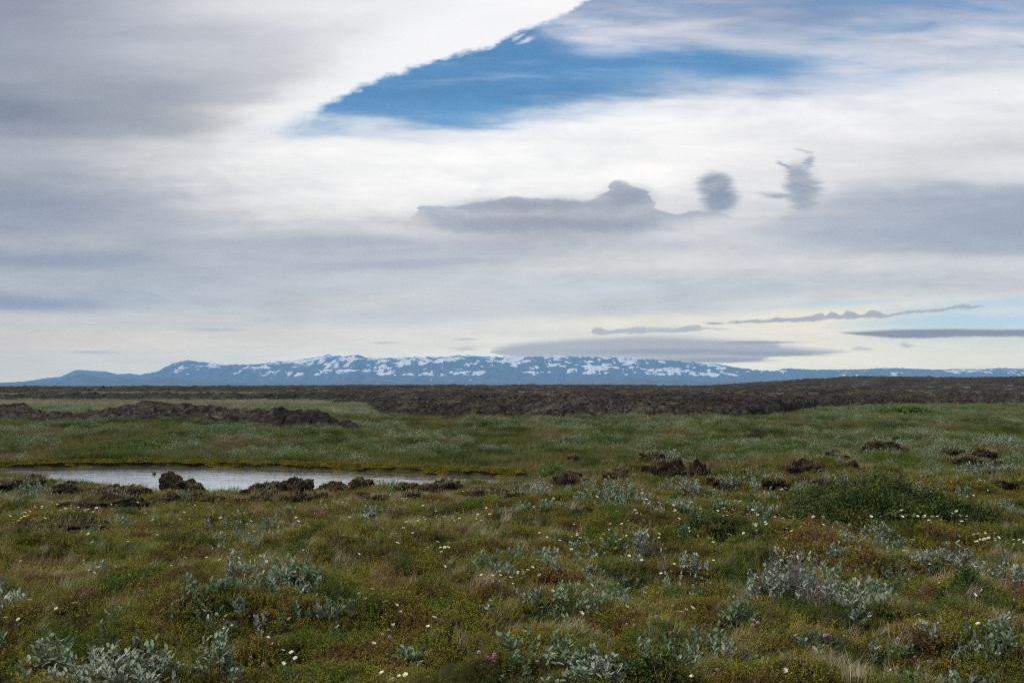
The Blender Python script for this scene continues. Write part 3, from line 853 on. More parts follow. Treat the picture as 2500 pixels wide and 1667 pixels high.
mountain('table_mountain', TABLE, 19500, 21500, 'flat-topped blue mountain standing far off at the left end of the range', -0.5, 5, 14)
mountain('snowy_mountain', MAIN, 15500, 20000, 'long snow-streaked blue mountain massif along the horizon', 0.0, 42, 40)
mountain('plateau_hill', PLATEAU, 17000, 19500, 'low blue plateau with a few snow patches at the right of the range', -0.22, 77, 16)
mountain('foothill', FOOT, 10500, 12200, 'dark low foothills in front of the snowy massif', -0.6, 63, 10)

# ------------------------------------------------------------------ leaf and blade builders
GOLD = math.pi * (3 - math.sqrt(5))


def norm(a):
    return a / np.maximum(np.linalg.norm(a, axis=-1, keepdims=True), 1e-9)


def leaves(base, d, length, width, fold=0.25, rng=RNG):
    """folded leaf blades, 5 verts / 4 tris each"""
    N = len(base)
    d = norm(d)
    up = np.tile(np.array([0, 0, 1.0]), (N, 1)) + rng.normal(0, 0.25, (N, 3))
    side = norm(np.cross(d, up)); nrm = norm(np.cross(side, d))
    L = np.broadcast_to(length, (N,))[:, None]; Wd = np.broadcast_to(width, (N,))[:, None]
    c = base + d * L * 0.5
    lft = c + side * Wd * 0.5 + nrm * Wd * fold
    rgt = c - side * Wd * 0.5 + nrm * Wd * fold
    tip = base + d * L - nrm * L * 0.08
    V = np.stack([base, lft, c, rgt, tip], 1).reshape(-1, 3)
    k = np.arange(N)[:, None] * 5
    T = np.concatenate([k + np.array([[0, 2, 1]]), k + np.array([[0, 3, 2]]), k + np.array([[1, 2, 4]]), k + np.array([[2, 3, 4]])])
    return V, T


def round_leaves(base, d, length, width, rng=RNG):
    """broader oval leaves, 7 verts / 6 tris each"""
    N = len(base)
    d = norm(d)
    up = np.tile(np.array([0, 0, 1.0]), (N, 1)) + rng.normal(0, 0.25, (N, 3))
    side = norm(np.cross(d, up)); nrm = norm(np.cross(side, d))
    L = np.broadcast_to(length, (N,))[:, None]; Wd = np.broadcast_to(width, (N,))[:, None]
    def P(a, b, cup): return base + d * L * a + side * Wd * b + nrm * Wd * cup
    V = np.stack([P(0, 0, 0), P(.32, .42, .14), P(.72, .42, .16), P(1.0, 0, .05), P(.72, -.42, .16), P(.32, -.42, .14), P(.5, 0, -.02)], 1).reshape(-1, 3)
    k = np.arange(N)[:, None] * 7
    T = np.concatenate([k + np.array([[6, (j + 1) % 6, j]]) for j in range(6)])
    return V, T


def blades(base, az, height, lean, width, rng=RNG, seg=3):
    """bent tapering grass blades"""
    N = len(base)
    dirx = np.stack([np.cos(az), np.sin(az), 0 * az], -1)
    sidev = np.stack([-np.sin(az), np.cos(az), 0 * az], -1)
    tw = rng.uniform(0, math.pi, N)
    sidev = sidev * np.cos(tw)[:, None] + dirx * np.sin(tw)[:, None] * 0.7
    rows = []
    for i in range(seg):
        s = i / seg
        p = base + np.array([0, 0, 1.0]) * (height * (s - 0.25 * lean * s * s))[:, None] + dirx * (height * lean * s ** 1.8)[:, None]
        wd = (width * (1 - 0.75 * s))[:, None]
        rows += [p + sidev * wd / 2, p - sidev * wd / 2]
    tip = base + np.array([0, 0, 1.0]) * (height * (1 - 0.25 * lean))[:, None] + dirx * (height * lean)[:, None]
    rows.append(tip)
    V = np.stack(rows, 1).reshape(-1, 3)
    nvb = 2 * seg + 1
    k = np.arange(N)[:, None] * nvb
    T = []
    for i in range(seg - 1):
        T += [k + np.array([[2 * i, 2 * i + 1, 2 * i + 3]]), k + np.array([[2 * i, 2 * i + 3, 2 * i + 2]])]
    T.append(k + np.array([[2 * seg - 2, 2 * seg - 1, 2 * seg]]))
    return V, np.concatenate(T)


def stems(p0, p1, r0, r1, bend, rng=RNG):
    """three-sided tapering twigs with a bend in the middle"""
    N = len(p0)
    mid = (p0 + p1) / 2 + rng.normal(0, 1, (N, 3)) * bend
    d = norm(p1 - p0)
    a = norm(np.cross(d, np.array([0.3, 0.2, 0.9]))); b = np.cross(d, a)
    rows = []
    for p_, r_ in ((p0, r0), (mid, (r0 + r1) / 2), (p1, r1)):
        for k in range(3):
            th = k * 2 * math.pi / 3
            rows.append(p_ + (a * math.cos(th) + b * math.sin(th)) * r_)
    V = np.stack(rows, 1).reshape(-1, 3)
    k = np.arange(N)[:, None] * 9
    T = []
    for s in (0, 3):
        for j in range(3):
            q = (j + 1) % 3
            T += [k + np.array([[s + j, s + q, s + 3 + q]]), k + np.array([[s + j, s + 3 + q, s + 3 + j]])]
    return V, np.concatenate(T)


def join(parts):
    """[(V, T, material index)] -> V, T, mi"""
    Vs, Ts, Ms, k = [], [], [], 0
    for V, T, m_ in parts:
        Vs.append(V); Ts.append(T + k); Ms.append(np.full(len(T), m_)); k += len(V)
    return np.concatenate(Vs), np.concatenate(Ts), np.concatenate(Ms)


def disc(N, rad, rng=RNG):
    a = rng.uniform(0, 2 * math.pi, N); q = np.sqrt(rng.uniform(0, 1, N)) * rad
    return np.stack([q * np.cos(a), q * np.sin(a), 0 * q], -1)


# ------------------------------------------------------------------ scattered ground cover (stuff)
def scatter(name, pts, rot, scl, idx, protos, label, cat):
    lib = bpy.data.collections.new(name + '_sources')
    for me in protos:
        lib.objects.link(bpy.data.objects.new(me.name, me))
    N = len(pts)
    me = bpy.data.meshes.new(name)
    me.vertices.add(N); me.vertices.foreach_set('co', pts.astype(np.float32).ravel())
    me.attributes.new('rot', 'FLOAT_VECTOR', 'POINT').data.foreach_set('vector', rot.astype(np.float32).ravel())
    me.attributes.new('scl', 'FLOAT', 'POINT').data.foreach_set('value', scl.astype(np.float32))
    me.attributes.new('idx', 'INT', 'POINT').data.foreach_set('value', idx.astype(np.int32))
    o = link(name, me)
    g = bpy.data.node_groups.new(name, 'GeometryNodeTree')
    g.interface.new_socket('Geometry', in_out='INPUT', socket_type='NodeSocketGeometry')
    g.interface.new_socket('Geometry', in_out='OUTPUT', socket_type='NodeSocketGeometry')
    gi, go = g.nodes.new('NodeGroupInput'), g.nodes.new('NodeGroupOutput')
    ip = g.nodes.new('GeometryNodeInstanceOnPoints')
    ci = g.nodes.new('GeometryNodeCollectionInfo')
    ci.inputs['Collection'].default_value = lib
    ci.inputs['Separate Children'].default_value = True
    ci.inputs['Reset Children'].default_value = True
    def na(nm, dt):
        q = g.nodes.new('GeometryNodeInputNamedAttribute'); q.data_type = dt; q.inputs['Name'].default_value = nm
        return q.outputs['Attribute']
    ip.inputs['Pick Instance'].default_value = True
    g.links.new(gi.outputs[0], ip.inputs['Points'])
    g.links.new(ci.outputs[0], ip.inputs['Instance'])
    g.links.new(na('idx', 'INT'), ip.inputs['Instance Index'])
    g.links.new(na('rot', 'FLOAT_VECTOR'), ip.inputs['Rotation'])
    g.links.new(na('scl', 'FLOAT'), ip.inputs['Scale'])
    g.links.new(ip.outputs[0], go.inputs[0])
    md = o.modifiers.new('scatter', 'NODES'); md.node_group = g
    return tag(o, label, cat, kind='stuff')


def heath_proto(i, rng):
    N = 110
    b = disc(N, 0.15, rng)
    hgt = rng.uniform(0.025, 0.075, N) * (1 - 0.45 * (np.linalg.norm(b, axis=1) / 0.15) ** 2)
    tilt = b * rng.uniform(0.1, 0.5, (N, 1))
    K = 9
    base, d = [], []
    for k in range(K):
        s = (k + 1) / K
        a = rng.uniform(0, 6.28, N)
        base.append(b + tilt * s * 0.5 + np.array([0, 0, 1.0]) * (hgt * s)[:, None])
        d.append(np.stack([np.cos(a), np.sin(a), rng.uniform(0.2, 1.1, N)], -1))
    base, d = np.concatenate(base), np.concatenate(d)
    V, T = leaves(base, d, rng.uniform(0.008, 0.015, len(base)), 0.0055, 0.2, rng)
    Vs, Ts = stems(b, b + tilt * 0.5 + np.array([0, 0, 1.0]) * hgt[:, None], 0.0012, 0.0006, 0.004, rng)
    V, T, mi = join([(V, T, 0), (Vs, Ts, 1)])
    return mesh('heath_clump', V, T, [M_heath, M_twig], False, mi)


def grass_proto(i, rng, mat, N, rad, h0, h1, wid, lean, name, lay_=None):
    b = disc(N, rad, rng)
    az = np.arctan2(b[:, 1], b[:, 0]) + rng.normal(0, 0.9, N)
    if lay_ is not None:
        az = lay_ + rng.normal(0, 0.7, N)
    V, T = blades(b, az, rng.uniform(h0, h1, N), np.clip(rng.normal(lean, 0.25, N), 0.05, 1.2), rng.uniform(0.6, 1.2, N) * wid, rng)
    return mesh(name, V, T, [mat], False)


def sprig_proto(i, rng, mat):
    N = rng.integers(4, 10)
    b = disc(N, 0.07, rng)
    tip = b * 1.5 + np.stack([0 * b[:, 0], 0 * b[:, 0], rng.uniform(0.05, 0.15, N)], -1)
    K = 11
    base, d, ln = [], [], []
    for k in range(K):
        s = 0.25 + 0.75 * (k / (K - 1))
        a = k * GOLD + rng.uniform(0, 6.28, N)
        base.append(b + (tip - b) * s)
        d.append(np.stack([np.cos(a), np.sin(a), rng.uniform(0.4, 0.9, N) + s * 0.5], -1))
        ln.append(rng.uniform(0.034, 0.055, N) * (1.1 - 0.35 * s))
    base, d, ln = np.concatenate(base), np.concatenate(d), np.concatenate(ln)
    V, T = round_leaves(base, d, ln, ln * 0.5, rng)
    Vs, Ts = stems(b, tip, 0.002, 0.001, 0.006, rng)
    V, T, mi = join([(V, T, 0), (Vs, Ts, 1)])
    return mesh('willow_sprig', V, T, [mat, M_twig], False, mi)


def blob_plant_proto(i, rng, mat, rad, hgt, N, leaf, name):
    """low rounded shrub for the middle distance"""
    b = disc(N, rad, rng)
    q = np.linalg.norm(b, axis=1) / rad
    lum = 0.55 + 0.45 * np.sin(b[:, 0] / rad * 4 + i) * np.cos(b[:, 1] / rad * 3.1 + 2 * i)
    z = hgt * (1 - 0.8 * q ** 2) * (0.55 + 0.45 * lum) * rng.uniform(0.45, 1.1, N)
    b[:, 2] = z
    a = rng.uniform(0, 6.28, N)
    d = np.stack([np.cos(a), np.sin(a), rng.uniform(0.2, 1.5, N)], -1)
    V, T = leaves(b, d, rng.uniform(0.7, 1.3, N) * leaf, leaf * 0.5, 0.2, rng)
    return mesh(name, V, T, [mat], False)


def moss_proto(i, rng):
    N = 260
    b = disc(N, 0.14, rng)
    q = np.linalg.norm(b, axis=1) / 0.14
    b[:, 2] = 0.06 * (1 - q ** 2) * rng.uniform(0.5, 1.0, N)
    a = rng.uniform(0, 6.28, N)
    d = np.stack([np.cos(a) * 0.7, np.sin(a) * 0.7, rng.uniform(0.3, 1.4, N)], -1)
    V, T = leaves(b, d, rng.uniform(0.02, 0.045, N), 0.013, 0.2, rng)
    return mesh('moss_cushion', V, T, [M_moss], False)


def field(N, y0, y1, power, umax=0.63, rng=RNG):
    t = rng.uniform(0, 1, N)
    k = power + 1
    y = (y0 ** k + t * (y1 ** k - y0 ** k)) ** (1 / k)
    u = rng.uniform(-umax, umax, N)
    return u * y, y


def place(x, y, sink, rng, tilt=0.15):
    z = ground_h(x, y) - sink
    pts = np.stack([x, y, z], -1)
    rot = np.stack([rng.normal(0, tilt, len(x)), rng.normal(0, tilt, len(x)), rng.uniform(0, 6.28, len(x))], -1)
    return pts, rot


def off_water(x, y, marg=0.12):
    return (poly_sd(x, y, POND) > marg) & clear(x, y)


HUM = [
    ('thin upright peat knob standing against the water, left of the biggest pond clod', 380, 1182, 26, 30, 0.1, 1.0),
    ('large rounded peat clod jutting up into the pond at left', 432, 1190, 90, 35, 0.5, 0.9),
    ('low ragged peat clod at the right foot of the large pond clod', 478, 1198, 50, 26, 0.4, 0.7),
    ('low dark peat lump on the left bank below the thin knob', 330, 1200, 70, 22, 0.3, 0.7),
    ('green-topped peat clod at the middle of the near shore', 648, 1194, 80, 28, 1.0, 0.7),
    ('dark ragged peat clod right of the green-topped one', 728, 1196, 85, 36, 0.5, 0.8),
    ('small dark peat lump below the green-topped clod on the near shore', 612, 1206, 60, 20, 0.2, 0.7),
    ('long low peat clod next to the dark ragged one, pointing right', 815, 1194, 90, 28, 0.6, 0.7),
    ('grassy peat clod on the near shore below the willow-free middle', 880, 1186, 60, 26, 0.9, 0.7),
    ('broad peat clod in front of the narrow end of the pond', 1000, 1180, 90, 30, 0.7, 0.7),
    ('tallest peat clod at the narrow end of the pond, with tufted top', 1092, 1180, 80, 36, 0.7, 0.9),
    ('low dark peat ledge right of the tufted clod at the pond end', 1190, 1190, 110, 22, 0.3, 0.6),
    ('dark peat lump below the pond tip', 1262, 1202, 70, 24, 0.2, 0.7),
    ('dark peat mound right of the bright green bush', 1395, 1178, 80, 26, 0.3, 0.7),
    ('dark peat mound left of the largest right-hand clod', 1510, 1176, 70, 28, 0.3, 0.8),
    ('largest dark peat clod on the right bank, overhanging with a tufted top', 1625, 1168, 120, 46, 0.6, 0.8),
    ('square dark peat clod right beside the largest right-hand clod', 1704, 1160, 46, 34, 0.3, 1.0),
    ('wide dark peat clod left of the big dark green bush', 1950, 1158, 100, 34, 0.4, 0.7),
    ('low peat clod with white flowers in front of the wide right clod', 1890, 1184, 60, 22, 0.4, 0.7),
    ('low peat clod among bank willows left of the flowery one', 1745, 1184, 70, 20, 0.4, 0.7),
    ('isolated peat heap with pale flecks in the right meadow', 2158, 1098, 85, 26, 0.6, 0.8),
    ('brown peat bank in the right meadow near the edge', 2370, 1132, 130, 26, 0.6, 0.6),
    ('small brown peat lump above the brown bank in the right meadow', 2330, 1108, 60, 16, 0.5, 0.7),
    ('long dark eroded peat face on the left bank above the white flowers', 265, 1245, 210, 40, 0.3, 0.6),
    ('low dark eroded peat hollow edge at left, under the long peat face', 150, 1292, 200, 34, 0.3, 0.5),
    ('brown heathery peat mound at the far left of the bank', 20, 1192, 150, 36, 1.0, 0.6),
]
BIGP, ROWP, HUMP = 'large peat hummocks along the pond bank', 'small peat clods edging the near shore', 'small peat humps among the bank willows'
ALLHUM = [(lab, px, py + (10 if px < 1290 and py < 1230 else 4) + (9 if 930 < px < 1290 else 0), wd * 1.15, hg * (0.72 if 930 < px < 1290 else 1.05) + (4 if px < 1290 and py < 1230 else 3), gr, st, BIGP) for lab, px, py, wd, hg, gr, st in HUM]
hr_ = random.Random(12)
SH = [(60, 1180), (180, 1202), (300, 1215), (430, 1224), (520, 1229), (620, 1227), (760, 1222), (850, 1217), (1000, 1211), (1180, 1202), (1300, 1191)]
for k in range(64):
    px = hr_.uniform(60, 1300) if k < 46 else hr_.uniform(150, 760)
    py = float(np.interp(px, [q[0] for q in SH], [q[1] for q in SH])) + hr_.uniform(-5, 10) + (3 if px > 900 else 0)
    ALLHUM.append(('small low dark clod in the ragged row of peat along the near pond shore', px, py, hr_.uniform(24, 90), hr_.uniform(15, 29) if px < 900 else hr_.uniform(10, 20), hr_.choice([0.2, 0.4, 0.9]), 0.75, ROWP))
for k in range(22):
    px = hr_.uniform(1330, 2480)
    py = hr_.uniform(1110, 1205)
    ALLHUM.append(('small brown peat hump among the willows of the right bank', px, py, hr_.uniform(30, 90), hr_.uniform(14, 26), hr_.choice([0.3, 0.6, 1.0]), 0.7, HUMP))
CLEAR = []
for q in ALLHUM:
    hx, hy = hit(q[1], q[2], 0.02)
    CLEAR.append((hx, hy, q[3] / F * hy))


def clear(x, y):
    """False where a peat clod stands or shows its bare front"""
    ok = np.ones(len(x), bool)
    for hx, hy, wd in CLEAR:
        dyy = y - hy
        ok &= ((x - hx) / (0.52 * wd)) ** 2 + (dyy / np.where(dyy < 0, min(0.42 * wd, 0.6) + 0.22, min(0.42 * wd, 0.6))) ** 2 > 1
    return ok


r1 = np.random.default_rng(21)
dryf = lambda x, y: fbm(x / 1.5, y / 2.2, 101, 3) + 0.20 * sst(y, 7.5, 10) * (1 - sst(x / np.maximum(y, 1), -0.12, 0.12)) - 0.10 * sst(-y, -7.5, -5.5) + 0.05 * sst(y, 12, 15)
greenf = lambda x, y: fbm(x / 1.3, y / 1.8, 133, 3)
# heath carpet
x, y = field(20000, 4.6, 21, 0.45, rng=r1)
ok = off_water(x, y, 0.3)
x, y = x[ok], y[ok]
pts, rot = place(x, y, 0.012, r1, 0.2)
protos = [heath_proto(i, r1) for i in range(8)]
scatter('heath', pts, rot, r1.uniform(0.75, 1.25, len(x)) * (0.45 + 1.15 * fbm(x / 0.40, y / 0.55, 301, 2)) * (y / 6) ** 0.28, r1.integers(0, 8, len(x)), protos, 'low olive and rust coloured crowberry heath carpeting the foreground', 'heath')
# dry grass
x, y = field(24000, 4.6, 22, 0.55, rng=r1)
d_ = dryf(x, y)
ok = off_water(x, y, 0.35) & (r1.uniform(0, 1, len(x)) < sst(d_, 0.48, 0.63) * 0.9 + 0.06)
x, y = x[ok], y[ok]
pts, rot = place(x, y, 0.01, r1, 0.12)
rot[:, 2] = r1.normal(0.0, 0.6, len(x))
protos = [grass_proto(i, r1, M_dry, 34, 0.07, 0.07, 0.20, 0.0024, 0.65, 'dry_grass_tuft', r1.uniform(-0.5, 0.5)) for i in range(9)]
scatter('dry_grass', pts, rot, r1.uniform(0.45, 1.0, len(x)) * (y / 6) ** 0.22, r1.integers(0, 9, len(x)), protos, 'thin wind-bent tan grass growing through the foreground heath', 'grass')
# green grass
x, y = field(17000, 4.6, 22, 0.6, rng=r1)
g_ = greenf(x, y)
ok = off_water(x, y, 0.35) & (r1.uniform(0, 1, len(x)) < sst(g_, 0.46, 0.62) * 0.85 + 0.06)
x, y = x[ok], y[ok]
pts, rot = place(x, y, 0.01, r1, 0.12)
protos = [grass_proto(i, r1, M_green, 30, 0.07, 0.05, 0.14, 0.003, 0.45, 'green_grass_tuft') for i in range(8)]
scatter('green_grass', pts, rot, r1.uniform(0.6, 1.2, len(x)) * (y / 6) ** 0.15, r1.integers(0, 8, len(x)), protos, 'short olive green grass scattered through the foreground heath', 'grass')
# willow sprigs in the foreground
x, y = field(9500, 4.8, 21, 0.7, rng=r1)
wil = fbm(x / 0.9, y / 1.2, 171, 3) + 0.09 * sst(x / y, -0.1, 0.2) - 0.05 * sst(-x / y, 0.05, 0.2) * sst(y, 8, 10)
ok = off_water(x, y, 0.2) & (r1.uniform(0, 1, len(x)) < sst(wil, 0.54, 0.70) * 0.9 + 0.02)
x, y = x[ok], y[ok]
pts, rot = place(x, y, 0.01, r1, 0.2)
protos = [sprig_proto(i, r1, M_sage if i % 3 else M_silver) for i in range(10)]
scatter('willow_sprigs', pts, rot, r1.uniform(0.65, 1.25, len(x)), r1.integers(0, 10, len(x)), protos, 'scattered low sage green willow sprigs creeping through the foreground heath', 'willow sprigs')
# meadow grass
x, y = field(52000, 17.5, 100, 0.25, 0.66, rng=r1)
ok = off_water(x, y, 0.15) & (lava_h(x, y) < ground_h(x, y) + 0.05) & ~((y > 58 + 8 * fbm(x / 6, y / 6, 3, 2)) & (x / y < -0.13))
x, y = x[ok], y[ok]
pts, rot = place(x, y, 0.02, r1, 0.1)
protos = [grass_proto(i, r1, M_midgrass, 90, 0.30, 0.10, 0.30, 0.009, 0.5, 'meadow_grass_tuft') for i in range(8)]
scatter('meadow_grass', pts, rot, r1.uniform(0.5, 1.0, len(x)) * (y / 30) ** 0.2, r1.integers(0, 8, len(x)), protos, 'rough green meadow grass between the pond and the lava', 'grass')
# meadow willow scrub
x, y = field(17000, 18, 98, 0.3, 0.66, rng=r1)
wil = 0.5 + 1.25 * (fbm(x / 2.6, y / 5.0, 191, 4) - 0.5) + 0.05 * sst(y, 24, 34) + 0.03 * sst(x / y, 0.0, 0.2)
ok = off_water(x, y, 0.9) & (lava_h(x, y) < ground_h(x, y)) & (r1.uniform(0, 1, len(x)) < sst(wil, 0.50, 0.61) * 0.95)
x, y = x[ok], y[ok]
pts, rot = place(x, y, 0.03, r1, 0.12)
protos = [blob_plant_proto(i, r1, M_farwillow, 0.30, 0.28, 380, 0.036, 'meadow_willow') for i in range(8)]
scatter('willow_scrub', pts, rot, r1.uniform(0.5, 1.25, len(x)) * (y / 30) ** 0.15, r1.integers(0, 8, len(x)), protos, 'grey-green willow scrub spreading across the far meadow', 'willow scrub')
# brighter green low shrubs in the meadow
x, y = field(5000, 22, 90, 0.3, 0.66, rng=r1)
gl = fbm(x / 3.0, y / 6.0, 211, 3)
ok = off_water(x, y, 0.9) & (lava_h(x, y) < ground_h(x, y)) & (r1.uniform(0, 1, len(x)) < sst(gl, 0.53, 0.62))
x, y = x[ok], y[ok]
pts, rot = place(x, y, 0.03, r1, 0.12)
protos = [blob_plant_proto(i, r1, M_bright, 0.30, 0.25, 380, 0.034, 'meadow_green_shrub') for i in range(5)]
scatter('green_scrub', pts, rot, r1.uniform(0.6, 1.3, len(x)), r1.integers(0, 5, len(x)), protos, 'patches of fresh green low scrub in the meadow', 'scrub')
# pale tufts out on the grassy strips in the lava
x, y = field(30000, 56, 300, 0.2, 0.62, rng=r1)
ok = (lava_h(x, y) < ground_h(x, y) + 0.02)
x, y = x[ok], y[ok]
pts, rot = place(x, y, 0.03, r1, 0.1)
M_pale = plant_mat('pale_grass_blade', [(0.18, 0.185, 0.11), (0.25, 0.25, 0.165), (0.32, 0.305, 0.22)], 0.08, 0.7, 0.2)
protos = [grass_proto(i, r1, M_pale, 110, 0.5, 0.10, 0.28, 0.02, 0.5, 'pale_grass_tuft') for i in range(5)]
lx_, ly_ = field(16000, 50, 330, 0.1, 0.62, rng=r1)
lz_ = lava_h(lx_, ly_)
pat = fbm(lx_ / 7, ly_ / 16, 251, 3)
okl = (lz_ > ground_h(lx_, ly_)) & (r1.uniform(0, 1, len(lx_)) < sst(pat, 0.56, 0.68) * 0.8 + 0.9 * (1 - sst(lz_ - ground_h(lx_, ly_), 0.05, 0.4)) * (ly_ < 130))
lx_, ly_, lz_ = lx_[okl], ly_[okl], lz_[okl]
pts = np.concatenate([pts, np.stack([lx_, ly_, lz_ - 0.06], -1)])
rot = np.concatenate([rot, np.stack([0 * lx_, 0 * lx_, r1.uniform(0, 6.28, len(lx_))], -1)])
x, y = pts[:, 0], pts[:, 1]
scatter('pale_grass', pts, rot, r1.uniform(0.6, 1.2, len(x)) * (y / 100) ** 0.4, r1.integers(0, 5, len(x)), protos, 'pale olive grass on the flat strips between the lava flows', 'grass')
# golden moss lip on the far shore
far = [at(px, py, WL) for px, py in [(-300, 1142), (0, 1141), (180, 1139), (350, 1137), (600, 1140), (800, 1146), (1000, 1155), (1150, 1160), (1260, 1163), (1330, 1168)]]
mx, my = [], []
for (ax, ay), (bx, by) in zip(far[:-1], far[1:]):
    kN = int(math.hypot(bx - ax, by - ay) * 130)
    tt = r1.uniform(0, 1, kN)
    mx.append(ax + (bx - ax) * tt); my.append(ay + (by - ay) * tt + r1.uniform(-0.02, 0.30, kN) ** 1.0)
mx, my = np.concatenate(mx), np.concatenate(my)
dens = fbm(mx / 1.3, my * 0 + 2, 231, 3)
ok = r1.uniform(0, 1, len(mx)) < 0.35 + 0.9 * sst(dens, 0.35, 0.6)
mx, my = mx[ok], my[ok]
mz = np.maximum(ground_h(mx, my), WL + 0.0)
pts = np.stack([mx, my, mz - 0.02], -1)
rot = np.stack([r1.normal(0, .1, len(mx)), r1.normal(0, .1, len(mx)), r1.uniform(0, 6.28, len(mx))], -1)
scatter('moss', pts, rot, r1.uniform(0.6, 1.2, len(mx)), r1.integers(0, 5, len(mx)), [moss_proto(i, r1) for i in range(5)], 'golden yellow moss lip along the far shore of the pond', 'moss')


# ------------------------------------------------------------------ shrubs (things)
def gz(x, y):
    return float(ground_h(np.array([x]), np.array([y]))[0])


def shrub(name, label, cat, group, px, py, wpx, hpx, mat, leaf=0.042, dens=1.0, dead=0.0, seed=0, shape='willow', depth=0.75):
    x, y = hit(px, py, 0.03)
    wd, hg = wpx / F * y, hpx / F * y
    rng = np.random.default_rng(1000 + seed)
    N = int(max(7, dens * 92 * wd * wd * depth / (leaf / 0.042) ** 2 + 14))
    b = disc(N, 1.0, rng)
    q = np.linalg.norm(b, axis=1)
    ang = np.arctan2(b[:, 1], b[:, 0])
    ragged = 0.78 + 0.35 * vn(ang * 1.9 + 40, ang * 0 + seed, seed)
    b = b * ragged[:, None]
    tip = np.stack([b[:, 0] * wd / 2, b[:, 1] * wd / 2 * depth, hg * (1 - 0.62 * q ** 2) * rng.uniform(0.55, 1.08, N)], -1)
    lsc = 0.25 * wd if shape == 'willow' else 0.28
    lx = vn(tip[:, 0] / lsc + 9, tip[:, 1] / lsc + 3, seed + 5)
    tip[:, 2] *= 0.72 + 0.45 * lx
    root = tip * np.array([0.62, 0.62, 0])
    root[:, 2] = -0.02
    gx = ground_h(x + tip[:, 0], y + tip[:, 1]) - gz(x, y)
    tip[:, 2] += gx; root[:, 2] += gx
    alive = rng.uniform(0, 1, N) > dead
    o = bpy.data.objects.new(name, None); COL.objects.link(o)
    o.empty_display_size = 0.1
    o.location = (x, y, gz(x, y))
    tag(o, label, cat, group)
    ra, ta = root[alive], tip[alive]
    if shape == 'willow':
        K = 15
    else:
        K = 20
    base, d, ln = [], [], []
    for k in range(K):
        s = 0.45 + 0.55 * (k / (K - 1)) ** 0.8
        a = k * GOLD + rng.uniform(0, 6.28, len(ta))
        base.append(ra + (ta - ra) * s + rng.normal(0, 0.010 if shape == 'willow' else 0.025, ta.shape))
        d.append(np.stack([np.cos(a), np.sin(a), rng.uniform(0.0, 0.8, len(ta)) + 0.8 * (k / K) ** 2], -1))
        ln.append(rng.uniform(0.65, 1.1, len(ta)) * leaf * (1.25 - 0.3 * s))
    base, d, ln = np.concatenate(base), np.concatenate(d), np.concatenate(ln)
    if shape == 'willow':
        V, T = round_leaves(base, d, ln, ln * 0.48, rng)
    else:
        V, T = round_leaves(base, d, ln, ln * 0.8, rng)
    link('foliage', mesh('foliage', V, T, [mat], False), o)
    V, T = stems(root, tip, 0.0032, 0.0012, 0.012, rng)
    link('branches', mesh('branches', V, T, [M_twig], False), o)
    if dead > 0:
        rd, td = root[~alive], tip[~alive]
        M = len(rd)
        if M:
            reps = 14
            p0 = np.repeat(rd + (td - rd) * 0.5, reps, 0); p1 = np.repeat(rd + (td - rd) * 0.85, reps, 0) + rng.normal(0, 0.05, (M * reps, 3))
            V, T = stems(np.concatenate([rd, p0]), np.concatenate([rd + (td - rd) * 0.9, p1]), 0.0025, 0.0012, 0.012, rng)
            link('dead_twigs', mesh('dead_twigs', V, T, [M_deadtwig], False), o)
    return o


